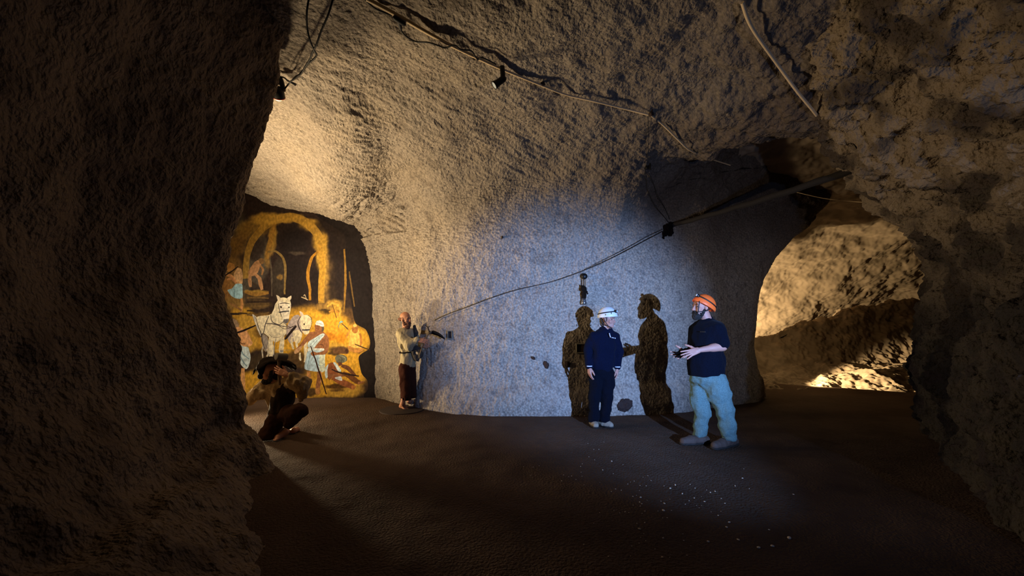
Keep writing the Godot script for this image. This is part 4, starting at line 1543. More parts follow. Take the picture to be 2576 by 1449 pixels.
	f.path([Vector3(-0.045, -0.165, 0.01), Vector3(-0.02, -0.21, 0.015), Vector3(-0.005, -0.26, 0.015)], [0.02, 0.042, 0.03], 0.02)
	f.path([Vector3(0.0, -0.22, 0.02), Vector3(0.045, -0.29, 0.02)], [0.025, 0.012], 0.015)
	f.wrinkle(fine, Vector3.ONE * 3.0, 0.018)
	s = Solid.new()
	f.mesh_into(s)
	put("knot", s.mesh(), mats.black_felt, hang).set_meta("label", "bunched dark rag knot")
	s = Solid.new()
	s.lathe(Vector3(-0.015, -0.375, 0.012), Vector3.UP, [[0.0, 0.0], [0.036, 0.0], [0.040, 0.03], [0.044, 0.06], [0.036, 0.09], [0.022, 0.12], [0.0, 0.12]], 18)
	put("holder", s.mesh(), mats.black_felt, hang)
	s = Solid.new()
	s.lathe(Vector3(-0.018, -0.48, 0.012), Vector3.UP, [[0.0, 0.0], [0.036, 0.002], [0.050, 0.02], [0.046, 0.04], [0.037, 0.07], [0.036, 0.105], [0.0, 0.106]], 20)
	put("cup", s.mesh(), mats.steel, hang).set_meta("label", "shiny metal cup")
	# square nail hole and reddish chipped stones set in the wall
	for q in [[1461, 876, 0.15, 0.15, "small square socket cut in the wall behind the white-helmeted man's shadow", "socket"], [1132, 842, 0.07, 0.13, "small square socket cut in the wall beside the curved blade", "socket"]]:
		var at := on_wall(q[0], q[1], 0.0)
		var t2 := thing("socket", q[4], "wall socket", at)
		s = Solid.new()
		var w: float = q[2]
		var hh: float = q[3]
		s.block(Vector3(0, hh / 2, 0.0), Vector3(w + 0.03, 0.018, 0.07), Basis(), 0.004)
		s.block(Vector3(0, -hh / 2, 0.0), Vector3(w + 0.03, 0.018, 0.07), Basis(), 0.004)
		s.block(Vector3(-w / 2, 0, 0.0), Vector3(0.018, hh, 0.07), Basis(), 0.004)
		s.block(Vector3(w / 2, 0, 0.0), Vector3(0.018, hh, 0.07), Basis(), 0.004)
		put("rim", s.mesh(), mats.grey_stone, t2)
		s = Solid.new()
		s.block(Vector3(0, 0, -0.015), Vector3(w, hh, 0.05), Basis(), 0.002)
		put("back", s.mesh(), mats.rust, t2)
	for q in [[1374, 917, 0.045, 0.07, "reddish brown stone in the blue-lit wall left of the shadows"], [1342, 900, 0.026, 0.03, "smallest dark stone in the blue-lit wall, above the reddish one"], [1572, 1020, 0.13, 0.10, "dark reddish stone at the foot of the wall between the two shadows"], [1427, 916, 0.045, 0.055, "dark stone in the wall within the left shadow's arm"], [1264, 597, 0.022, 0.02, "tiny black stone high up in the warm-lit wall"]]:
		var at := on_wall(q[0], q[1], 0.0)
		f = Field.new(at - Vector3(0.2, 0.2, 0.1), at + Vector3(0.2, 0.2, 0.1), 0.01)
		f.ell(at, Vector3(q[2], q[3], 0.045), Basis.from_euler(Vector3(0, 0, 0.4)), 0.01)
		f.wrinkle(fine, Vector3.ONE * 1.5, 0.034)
		s = Solid.new()
		f.mesh_into(s)
		tag(put("wall_stone", s.mesh(), mats.rust), q[4], "stone")


# ---------------------------------------------------------------- people and mannequins
var root_at := Vector3.ZERO


# a joint seen at a pixel, dz metres nearer than the figure's own depth; relative to the figure's root
func J(px: float, py: float, dz := 0.0) -> Vector3:
	return at_z(px, py, root_at.z + dz) - root_at


func G(px: float, py: float, y := 0.0) -> Vector3:
	var q := ground(px, py) - root_at
	q.y = y
	return q


func facing(f: Vector3, up := Vector3.UP) -> Basis:
	var z := f.normalized()
	var x := up.cross(z).normalized()
	return Basis(x, z.cross(x), z)


func head_into(s: Solid, c: Vector3, b: Basis, k := 1.0) -> void:
	var r := Vector3.ONE * 0.17 * k
	var f := Field.new(c - r, c + r, 0.005)
	var at := func(x, y, z): return c + b * (Vector3(x, y, z) * k)
	f.ell(at.call(0, 0.035, -0.014), Vector3(0.076, 0.088, 0.098) * k, b, 0.02)
	f.ell(at.call(0, -0.035, 0.026), Vector3(0.061, 0.085, 0.070) * k, b, 0.03)
	f.ell(at.call(0, -0.088, 0.040), Vector3(0.048, 0.034, 0.046) * k, b, 0.03)
	f.ell(at.call(0.040, -0.030, 0.068), Vector3(0.022, 0.02, 0.018) * k, b, 0.025)
	f.ell(at.call(-0.040, -0.030, 0.068), Vector3(0.022, 0.02, 0.018) * k, b, 0.025)
	f.cap(at.call(-0.036, 0.020, 0.080), at.call(0.036, 0.020, 0.080), 0.012 * k, 0.012 * k, 0.015)
	for x in [-0.032, 0.032]:
		f.ell(at.call(x, 0.000, 0.098), Vector3(0.017, 0.012, 0.016) * k, b, 0.012, true)
	f.path([at.call(0, 0.012, 0.088), at.call(0, -0.020, 0.106), at.call(0, -0.034, 0.112)], [0.009 * k, 0.011 * k, 0.014 * k], 0.008)
	f.ell(at.call(0.011, -0.038, 0.100), Vector3(0.010, 0.008, 0.010) * k, b, 0.006)
	f.ell(at.call(-0.011, -0.038, 0.100), Vector3(0.010, 0.008, 0.010) * k, b, 0.006)
	f.cap(at.call(-0.018, -0.060, 0.090), at.call(0.018, -0.060, 0.090), 0.007 * k, 0.007 * k, 0.006)
	f.cap(at.call(-0.015, -0.072, 0.088), at.call(0.015, -0.072, 0.088), 0.008 * k, 0.008 * k, 0.006)
	f.ell(at.call(0, -0.098, 0.078), Vector3(0.02, 0.016, 0.016) * k, b, 0.015)
	for x in [-1.0, 1.0]:
		f.ell(at.call(x * 0.079, -0.012, -0.006), Vector3(0.010, 0.034, 0.021) * k, b, 0.006)
		f.ell(at.call(x * 0.090, -0.006, 0.000), Vector3(0.008, 0.016, 0.010) * k, b, 0.004, true)
	f.mesh_into(s)


func face_parts(o: Node3D, c: Vector3, b: Basis, k := 1.0) -> void:
	for x in [-0.032, 0.032]:
		var s := Solid.new()
		s.ball(c + b * (Vector3(x, 0.000, 0.0755) * k), Vector3.ONE * 0.0112 * k, b, 8)
		put("eye", s.mesh(), mats.eye, o)
	for x in [-1.0, 1.0]:
		var s := Solid.new()
		s.tube([c + b * (Vector3(x * 0.016, 0.019, 0.095) * k), c + b * (Vector3(x * 0.034, 0.024, 0.088) * k), c + b * (Vector3(x * 0.050, 0.017, 0.074) * k)], 0.005 * k, 6)
		put("eyebrow", s.mesh(), mats.hair, o)


# d: wrist to fingers, n: the way the palm faces, thumb: side of the thumb; curl: bend of each finger joint
func hand_into(s: Solid, w: Vector3, d: Vector3, n: Vector3, thumb: Vector3, curl: Array, spread := 0.10, k := 1.0, thumb_open := 0.8) -> void:
	d = d.normalized()
	n = (n - d * n.dot(d)).normalized()
	var t := (thumb - d * thumb.dot(d) - n * thumb.dot(n)).normalized()
	var lo := w - Vector3.ONE * 0.23 * k
	var hi := w + Vector3.ONE * 0.23 * k
	lo = lo.max(w + d * 0.10 * k - Vector3.ONE * 0.16 * k)
	hi = hi.min(w + d * 0.10 * k + Vector3.ONE * 0.16 * k)
	var f := Field.new(lo, hi, 0.0042)
	for i in 4:
		var x: float = [0.030, 0.010, -0.010, -0.028][i] * k
		var kn: Vector3 = w + d * ([0.092, 0.096, 0.091, 0.082][i] * k) + t * x
		f.cap(w + t * x * 0.6, kn, 0.017 * k, 0.0125 * k, 0.014)
		var lens: Array = [[0.042, 0.026, 0.022], [0.047, 0.030, 0.023], [0.043, 0.028, 0.022], [0.034, 0.021, 0.019]][i]
		var dir: Vector3 = (d + t * spread * float([1.0, 0.3, -0.4, -1.1][i])).normalized()
		var axis: Vector3 = dir.cross(n).normalized()
		var a := kn
		var ang := 0.0
		for j in 3:
			ang += float(curl[i]) * [0.8, 1.0, 0.7][j]
			var b2: Vector3 = a + dir.rotated(axis, ang) * float(lens[j]) * k
			f.cap(a, b2, [0.0100, 0.0092, 0.0084][j] * k, [0.0092, 0.0084, 0.0072][j] * k, 0.003)
			a = b2
	var tb := w + d * 0.022 * k + t * 0.022 * k + n * 0.006 * k
	var d1 := (d * (1.0 - 0.55 * thumb_open) + t * thumb_open + n * 0.25).normalized()
	var t1 := tb + d1 * 0.045 * k
	var t2 := t1 + (d1 + d * 0.35).normalized() * 0.034 * k
	var t3 := t2 + (d1 + d * 0.55).normalized() * 0.026 * k
	f.path([tb, t1, t2, t3], [0.017 * k, 0.0125 * k, 0.0105 * k, 0.0085 * k], 0.008)
	f.cap(w - d * 0.03, w + d * 0.02, 0.024 * k, 0.022 * k, 0.012)
	f.mesh_into(s)


func shoe(o: Node3D, heel: Vector3, toe: Vector3, ankle: Vector3, m: Material, wide := 1.0) -> void:
	heel.y = 0.0
	toe.y = 0.0
	var d := (toe - heel).normalized()
	var up := Vector3.UP
	var lo := heel.min(toe) - Vector3(0.09, 0.02, 0.09)
	var hi := heel.max(toe) + Vector3(0.09, 0.17, 0.09)
	var f := Field.new(lo, hi, 0.008)
	var a := heel + d * 0.04
	var b := heel.lerp(toe, 0.62)
	var c := toe - d * 0.045
	f.path([a + up * 0.045, b + up * 0.045, c + up * 0.038], [0.043 * wide, 0.050 * wide, 0.042 * wide], 0.02)
	var top := ankle
	top.y = minf(top.y, 0.13)
	f.cap(heel.lerp(toe, 0.25) + up * 0.05, top, 0.048 * wide, 0.047 * wide, 0.03)
	f.plane(Vector3(0, 0.012, 0), Vector3.DOWN)
	f.wrinkle(fine, Vector3.ONE * 2.0, 0.006)
	var s := Solid.new()
	f.mesh_into(s)
	var sh := put("shoe", s.mesh(), m, o)
	f = Field.new(lo, hi - Vector3(0, 0.10, 0), 0.008)
	f.path([a + up * 0.03, b + up * 0.03, c + up * 0.03], [0.050 * wide, 0.056 * wide, 0.050 * wide], 0.02)
	f.plane(Vector3(0, 0.024, 0), Vector3.UP)
	f.plane(Vector3(0, 0.0, 0), Vector3.DOWN)
	s = Solid.new()
	f.mesh_into(s)
	put("sole", s.mesh(), mats.sole, sh)


func foot_into(f: Field, ankle: Vector3, heel: Vector3, toe: Vector3) -> void:
	var d := (toe - heel).normalized()
	var side := d.cross(Vector3.UP).normalized()
	f.path([ankle, heel + Vector3(0, 0.045, 0) + d * 0.03], [0.038, 0.036], 0.02)
	f.path([heel + Vector3(0, 0.032, 0) + d * 0.02, heel.lerp(toe, 0.7) + Vector3(0, 0.030, 0)], [0.031, 0.033], 0.02)
	f.cap(ankle + d * 0.01, heel.lerp(toe, 0.65) + Vector3(0, 0.036, 0), 0.033, 0.026, 0.03)
	for i in 5:
		var x: float = [-0.030, -0.013, 0.003, 0.017, 0.030][i]
		var l: float = [1.0, 1.0, 0.96, 0.91, 0.84][i]
		f.cap(heel.lerp(toe, 0.66) + side * x * 0.9 + Vector3(0, 0.022, 0), heel.lerp(toe, l) + side * x + Vector3(0, 0.013, 0), 0.014, 0.010 if i else 0.013, 0.006)


func cloth(o: Node3D, called: String, f: Field, m: Material, stretch := Vector3.ONE, amp := 0.016) -> MeshInstance3D:
	f.wrinkle(bumps, stretch * 2.0, amp)
	var s := Solid.new()
	f.mesh_into(s)
	return put(called, s.mesh(), m, o)


func helmet(o: Node3D, c: Vector3, b: Basis, m: Material, r: Vector3, label: String, cut_low: float) -> MeshInstance3D:
	var f := Field.new(c - Vector3.ONE * 0.2, c + Vector3.ONE * 0.2, 0.006)
	f.ell(c, r, b, 0.0)
	f.ell(c + b * Vector3(0, -0.02, 0), r + Vector3(0.008, -0.02, 0.008), b, 0.02)
	f.plane(c + b * Vector3(0, cut_low, 0), -b.y)
	f.ell(c + b * Vector3(0, -0.03, 0), r - Vector3.ONE * 0.012, b, 0.006, true)
	var s := Solid.new()
	f.mesh_into(s)
	var h := put("helmet", s.mesh(), m, o)
	h.set_meta("label", label)
	var ring := []
	for i in 28:
		var a := TAU * i / 28.0
		var q := Vector3(cos(a) * (r.x + 0.003), 0.045 + 0.01 * sin(a), sin(a) * (r.z + 0.003))
		var e := sqrt(maxf(0.05, 1.0 - pow(q.y / r.y, 2.0)))
		ring.append(c + b * Vector3(q.x * e, q.y, q.z * e))
	s = Solid.new()
	s.tube(ring, 0.0095, 6, true)
	put("lamp_strap", s.mesh(), mats.black_rubber, h)
	s = Solid.new()
	var e2 := sqrt(1.0 - pow(0.055 / r.y, 2.0))
	s.block(c + b * Vector3(0, 0.057, r.z * e2 + 0.010), Vector3(0.062, 0.042, 0.034), b, 0.008)
	put("headlamp", s.mesh(), mats.black_metal, h)
	s = Solid.new()
	s.lathe(c + b * Vector3(0, 0.057, r.z * e2 + 0.026), b.z, [[0.0, 0.0], [0.016, 0.0], [0.016, 0.004], [0.0, 0.006]], 14)
	put("headlamp_lens", s.mesh(), mats.lens, h)
	return h


func chin_strap(h: Node3D, path: Array) -> void:
	var s := Solid.new()
	s.tube(smooth_path(path, 4), 0.0065, 6)
	put("chin_strap", s.mesh(), mats.black_rubber, h)


func build_people() -> void:
	man_in_orange()
	man_in_white()
	bearded_mannequin()
	kneeling_mannequin()


func man_in_orange() -> void:
	root_at = Vector3(2.42, 0, -5.05)
	var o := thing("person", "man in an orange helmet, navy T-shirt and pale teal trousers, gesturing with both hands", "person", root_at)
	var b := facing(Vector3(-0.88, 0, 0.47))
	var sh_n := J(1803, 828, 0.15)
	var el_n := J(1817, 871, 0.20)
	var wr_n := J(1756, 881, 0.24)
	var sh_f := J(1750, 830, -0.17)
	var el_f := J(1752, 880, -0.20)
	var wr_f := J(1727, 889, 0.03)
	var hd := J(1764, 772, 0.0)
	var hb := facing(Vector3(-0.96, 0.02, 0.26))
	# body in one piece
	var f := Field.new(Vector3(-0.55, 0.0, -0.40), Vector3(0.50, 1.75, 0.42), 0.013)
	f.ell(J(1780, 848), Vector3(0.18, 0.18, 0.15), b, 0.05)
	f.ell(J(1778, 905), Vector3(0.17, 0.17, 0.18), b, 0.05)
	f.cap(J(1783, 818), J(1770, 786), 0.066, 0.062, 0.05)
	f.path([sh_n, el_n, wr_n], [0.060, 0.052, 0.030], 0.03)
	f.cap(el_n.lerp(wr_n, 0.08), el_n.lerp(wr_n, 0.4), 0.054, 0.047, 0.02)
	f.path([sh_f, el_f, wr_f], [0.058, 0.048, 0.029], 0.03)
	f.path([J(1798, 950, 0.07), J(1820, 1030, 0.12), J(1832, 1100, 0.10)], [0.085, 0.06, 0.042], 0.03)
	f.path([J(1767, 950, -0.06), J(1766, 1035, -0.02), J(1762, 1098, -0.06)], [0.085, 0.058, 0.042], 0.03)
	var s := Solid.new()
	f.mesh_into(s)
	head_into(s, hd, hb, 1.08)
	hand_into(s, wr_n, J(1716, 895, 0.27) - wr_n, Vector3(-0.2, -0.5, -0.85), Vector3(-0.25, 1, 0.1), [0.10, 0.14, 0.18, 0.22], 0.22, 1.1, 1.0)
	hand_into(s, wr_f, J(1690, 897, 0.06) - wr_f, Vector3(0.0, 0.55, 0.8), Vector3(-0.3, 1, -0.3), [0.10, 0.12, 0.16, 0.22], 0.30, 1.1, 1.0)
	put("body", s.mesh(), mats.skin, o)
	face_parts(o, hd, hb, 1.08)
	# beard
	f = Field.new(hd - Vector3.ONE * 0.22, hd + Vector3.ONE * 0.22, 0.006)
	f.ell(hd + hb * Vector3(0, -0.110, 0.062), Vector3(0.056, 0.050, 0.062), hb, 0.02)
	f.ell(hd + hb * Vector3(0, -0.132, 0.080), Vector3(0.040, 0.034, 0.044), hb, 0.02)
	for x in [-1.0, 1.0]:
		f.path([hd + hb * Vector3(x * 0.072, -0.045, 0.015), hd + hb * Vector3(x * 0.064, -0.095, 0.04)], [0.014, 0.022], 0.02)
		f.path([hd + hb * Vector3(x * 0.008, -0.058, 0.116), hd + hb * Vector3(x * 0.034, -0.080, 0.100)], [0.010, 0.012], 0.01)
	f.wrinkle(fine, Vector3.ONE * 4.0, 0.012)
	s = Solid.new()
	f.mesh_into(s)
	put("beard", s.mesh(), mats.dark_beard, o)
	# T-shirt
	f = Field.new(Vector3(-0.50, 0.75, -0.45), Vector3(0.50, 1.75, 0.45), 0.013)
	f.ell(J(1783, 828), Vector3(0.215, 0.13, 0.155), b, 0.06)
	f.ell(J(1780, 855), Vector3(0.215, 0.19, 0.195), b, 0.07)
	f.ell(J(1778, 905), Vector3(0.205, 0.24, 0.235), b, 0.07)
	f.cap(J(1776, 930), J(1776, 975), 0.21, 0.20, 0.06)
	f.cap(sh_n, J(1813, 862, 0.19), 0.088, 0.092, 0.05)
	f.cap(sh_f, J(1748, 868, -0.20), 0.085, 0.088, 0.05)
	f.cap(J(1784, 818), J(1779, 806), 0.095, 0.078, 0.04)
	f.plane(J(1776, 943), Vector3(0, -1, 0.0))
	var sleeve := (J(1813, 862, 0.19) - sh_n).normalized()
	f.ell(J(1775, 797), Vector3(0.066, 0.030, 0.066), Basis(), 0.01, true)
	var cut := J(1812, 856, 0.19)
	# sleeve ends, open below
	f.cap(cut + sleeve * 0.125, el_n + sleeve * 0.08, 0.0001, 0.0001, 0.0)
	cloth(o, "shirt", f, mats.navy_shirt, Vector3(1.0, 0.7, 1.0), 0.024)
	s = Solid.new()
	var chest := J(1760, 834) + Vector3(0, 0, 0.16)
	s.block(chest + b * Vector3(-0.02, 0.0, 0.030), Vector3(0.075, 0.008, 0.006), b, 0.002)
	put("chest_print", s.mesh(), mats.grey_cloth, o).set_meta("label", "faint pale line of print on the chest")
	# trousers
	f = Field.new(Vector3(-0.45, 0.03, -0.40), Vector3(0.55, 1.05, 0.42), 0.012)
	f.ell(J(1778, 950), Vector3(0.19, 0.13, 0.205), b, 0.05)
	f.path([J(1796, 955, 0.08), J(1810, 990, 0.11), J(1823, 1032, 0.13), J(1829, 1065, 0.12), J(1835, 1100, 0.11)], [0.145, 0.13, 0.102, 0.092, 0.080], 0.03)
	f.path([J(1762, 955, -0.06), J(1760, 1000, -0.03), J(1767, 1040, -0.02), J(1764, 1070, -0.04), J(1762, 1098, -0.06)], [0.125, 0.115, 0.092, 0.082, 0.076], 0.02)
	f.plane(Vector3(0, 0.075, 0), Vector3.DOWN)
	cloth(o, "trousers", f, mats.teal_trousers, Vector3(1.5, 1.5, 1.5), 0.026)
	shoe(o, G(1853, 1117), G(1793, 1131), J(1834, 1103, 0.11), mats.shoe, 1.12)
	shoe(o, G(1783, 1114), G(1712, 1119), J(1764, 1100, -0.06), mats.shoe, 1.12)
	var up := Vector3(0.50, 0.86, 0.05).normalized()
	var hx := up.cross(Vector3(-0.86, 0.50, 0.26)).normalized()
	var hel := helmet(o, J(1771, 768, 0.0), Basis(hx, up, hx.cross(up)), mats.orange_shell, Vector3(0.118, 0.140, 0.150), "orange caving helmet with a dark lamp strap", -0.015)
	chin_strap(hel, [J(1760, 757, 0.115), J(1758, 770, 0.108), J(1756, 784, 0.095), J(1750, 797, 0.05)])
	chin_strap(hel, [J(1789, 776, 0.10), J(1774, 783, 0.115), J(1756, 785, 0.095)])
	# dark thing added between his hands, its nature unknown
	root_at = Vector3(2.42, 0, -5.05)
	var at := J(1716, 887, 0.13)
	f = Field.new(at - Vector3.ONE * 0.15, at + Vector3.ONE * 0.15, 0.007)
	f.path([at + Vector3(0.09, 0.045, 0.0), at, at + Vector3(-0.06, -0.045, 0.02)], [0.022, 0.034, 0.018], 0.02)
	f.path([at, at + Vector3(-0.085, -0.01, -0.01)], [0.026, 0.012], 0.02)
	f.wrinkle(fine, Vector3.ONE * 3.0, 0.02)
	s = Solid.new()
	f.mesh_into(s)
	var held := put("dark_crumple", s.mesh(), mats.black_cloth)
	held.position = root_at
	tag(held, "unidentified dark crumpled thing added between the hands of the orange-helmeted man", "dark_crumple")


func man_in_white() -> void:
	root_at = Vector3(1.25, 0, -5.9)
	var o := thing("person", "man in a white helmet and navy fleece standing by the blue-lit wall, looking right", "person", root_at)
	var b := facing(Vector3(0.35, 0, 0.94))
	var sl := J(1492, 846, 0.05)
	var el := J(1478, 882, 0.0)
	var wl := J(1482, 921, 0.08)
	var sr := J(1548, 846, -0.06)
	var er := J(1556, 884, -0.08)
	var wr := J(1553, 923, 0.0)
	var hd := J(1528, 803, 0.06)
	var hb := facing(Vector3(0.78, -0.06, 0.62))
	var f := Field.new(Vector3(-0.40, 0.0, -0.32), Vector3(0.45, 1.62, 0.34), 0.013)
	f.ell(J(1519, 860), Vector3(0.16, 0.18, 0.10), b, 0.05)
	f.ell(J(1517, 910), Vector3(0.15, 0.15, 0.10), b, 0.05)
	f.cap(J(1524, 832, 0.02), J(1526, 812, 0.05), 0.056, 0.056, 0.04)
	f.path([sl, el, wl], [0.05, 0.04, 0.027], 0.03)
	f.path([sr, er, wr], [0.05, 0.04, 0.027], 0.03)
	f.path([J(1500, 945), J(1495, 1000, 0.02), J(1494, 1060)], [0.075, 0.055, 0.04], 0.03)
	f.path([J(1530, 945), J(1527, 1000, 0.05), J(1519, 1062, 0.02)], [0.075, 0.055, 0.04], 0.03)
	var s := Solid.new()
	f.mesh_into(s)
	head_into(s, hd, hb, 1.04)
	hand_into(s, wl + Vector3(0, -0.015, 0), Vector3(0.05, -1, 0.05), Vector3(0.8, 0, -0.4), Vector3(0.3, 0, 0.9), [0.30, 0.35, 0.40, 0.45], 0.05, 1.0, 0.5)
	hand_into(s, wr + Vector3(0, -0.015, 0), Vector3(-0.05, -1, 0.0), Vector3(-0.9, 0, -0.3), Vector3(0.0, 0, 1.0), [0.35, 0.4, 0.45, 0.5], 0.05, 1.0, 0.5)
	put("body", s.mesh(), mats.skin, o)
	face_parts(o, hd, hb, 1.04)
	f = Field.new(hd - Vector3.ONE * 0.2, hd + Vector3.ONE * 0.2, 0.007)
	f.ell(hd + hb * Vector3(0, -0.02, -0.055), Vector3(0.078, 0.085, 0.060), hb, 0.02)
	f.ell(hd + hb * Vector3(0, -0.08, -0.060), Vector3(0.060, 0.050, 0.040), hb, 0.02)
	for x in [-1.0, 1.0]:
		f.path([hd + hb * Vector3(x * 0.076, 0.03, 0.02), hd + hb * Vector3(x * 0.076, -0.025, 0.022)], [0.012, 0.007], 0.01)
	f.wrinkle(fine, Vector3(2, 6, 2), 0.010)
	s = Solid.new()
	f.mesh_into(s)
	put("hair", s.mesh(), mats.grey_hair, o)
	# fleece
	f = Field.new(Vector3(-0.42, 0.78, -0.32), Vector3(0.45, 1.62, 0.34), 0.012)
	f.ell(J(1520, 845), Vector3(0.195, 0.11, 0.115), b, 0.06)
	f.ell(J(1518, 868), Vector3(0.200, 0.17, 0.140), b, 0.06)
	f.ell(J(1516, 908), Vector3(0.200, 0.17, 0.135), b, 0.06)
	f.cap(J(1516, 915), J(1515, 945), 0.13, 0.12, 0.05)
	f.path([sl, el, wl], [0.070, 0.064, 0.048], 0.035)
	f.path([sr, er, wr], [0.070, 0.062, 0.046], 0.035)
	f.cap(J(1524, 832, 0.0), J(1525, 818, 0.02), 0.085, 0.074, 0.04)
	f.plane(J(1517, 934), Vector3.DOWN)
	f.ell(J(1527, 811, 0.05), Vector3(0.070, 0.055, 0.075), Basis(), 0.01, true)
	f.path([Vector3(9, 9, 9), Vector3(9, 9, 9)], [0.01, 0.01], 0.0)
	f.ell(J(1531, 828, 0.135), Vector3(0.022, 0.06, 0.05), Basis.from_euler(Vector3(0, 0, 0.18)), 0.01, true)
	cloth(o, "fleece", f, mats.navy_fleece, Vector3(1.2, 0.8, 1.2), 0.020)
	for q in [wl, wr]:
		s = Solid.new()
		s.tube([q + Vector3(0, 0.010, 0), q + Vector3(0, -0.004, 0)], 0.047, 14)
		put("cuff_stripe", s.mesh(), mats.white_cloth, o)
		s = Solid.new()
		s.tube([q + Vector3(0, -0.005, 0), q + Vector3(0, -0.026, 0)], 0.044, 14)
		put("cuff", s.mesh(), mats.navy_fleece, o)
	s = Solid.new()
	s.tube([J(1533, 838, 0.155), J(1534, 843, 0.158), J(1536, 849, 0.162)], 0.007, 6)
	put("zip_pull", s.mesh(), mats.white_cloth, o)
	for q in [[1540, 849.5, 0.147], [1543.5, 850.0, 0.143], [1547.5, 850.8, 0.136]]:
		s = Solid.new()
		s.block(J(q[0], q[1], q[2]), Vector3(0.017, 0.015, 0.010), b, 0.003)
		put("chest_badge", s.mesh(), mats.white_cloth, o)
	for q in [[[1508, 817, 0.05], [1511, 822, 0.085]], [[1519, 820, 0.115], [1526, 823, 0.128]], [[1541, 822, 0.10], [1546, 819, 0.07]]]:
		s = Solid.new()
		s.tube([J(q[0][0], q[0][1], q[0][2]), J(q[1][0], q[1][1], q[1][2])], 0.006, 6)
		put("collar_edge", s.mesh(), mats.white_cloth, o)
	f = Field.new(Vector3(-0.30, 0.03, -0.25), Vector3(0.35, 1.0, 0.30), 0.012)
	f.ell(J(1515, 935), Vector3(0.165, 0.12, 0.125), b, 0.04)
	f.path([J(1500, 945), J(1495, 1000, 0.02), J(1494, 1062)], [0.105, 0.082, 0.074], 0.02)
	f.path([J(1529, 945), J(1527, 1000, 0.05), J(1519, 1064, 0.02)], [0.108, 0.085, 0.076], 0.02)
	f.plane(Vector3(0, 0.065, 0), Vector3.DOWN)
	cloth(o, "trousers", f, mats.navy_trousers, Vector3(1.3, 1.4, 1.3), 0.022)
	shoe(o, G(1506, 1069), G(1543, 1078), J(1519, 1066, 0.02), mats.pale_shoe)
	shoe(o, G(1487, 1066), G(1501, 1079), J(1494, 1064), mats.pale_shoe)
	var up := Vector3(-0.06, 1.0, -0.04).normalized()
	var hx := up.cross(Vector3(0.78, 0, 0.62)).normalized()
	var hel := helmet(o, J(1528, 795, 0.05), Basis(hx, up, hx.cross(up)), mats.white_shell, Vector3(0.116, 0.142, 0.140), "white caving helmet with a dark lamp strap", -0.02)
	chin_strap(hel, [J(1519, 800, 0.155), J(1523, 810, 0.155), J(1530, 820, 0.15), J(1538, 824, 0.13)])
	chin_strap(hel, [J(1511, 801, 0.10), J(1517, 812, 0.13), J(1528, 821, 0.15)])
	s = Solid.new()
	s.block(J(1532.5, 787.5, 0.05) + Vector3(0, 0, 0.135), Vector3(0.006, 0.035, 0.008), Basis(), 0.001)
	put("helmet_clip", s.mesh(), mats.black_rubber, hel)
	s = Solid.new()
	s.block(J(1519, 792, 0.05) + Vector3(0, 0, 0.128), Vector3(0.006, 0.022, 0.008), Basis(), 0.001)
	put("helmet_clip", s.mesh(), mats.black_rubber, hel)


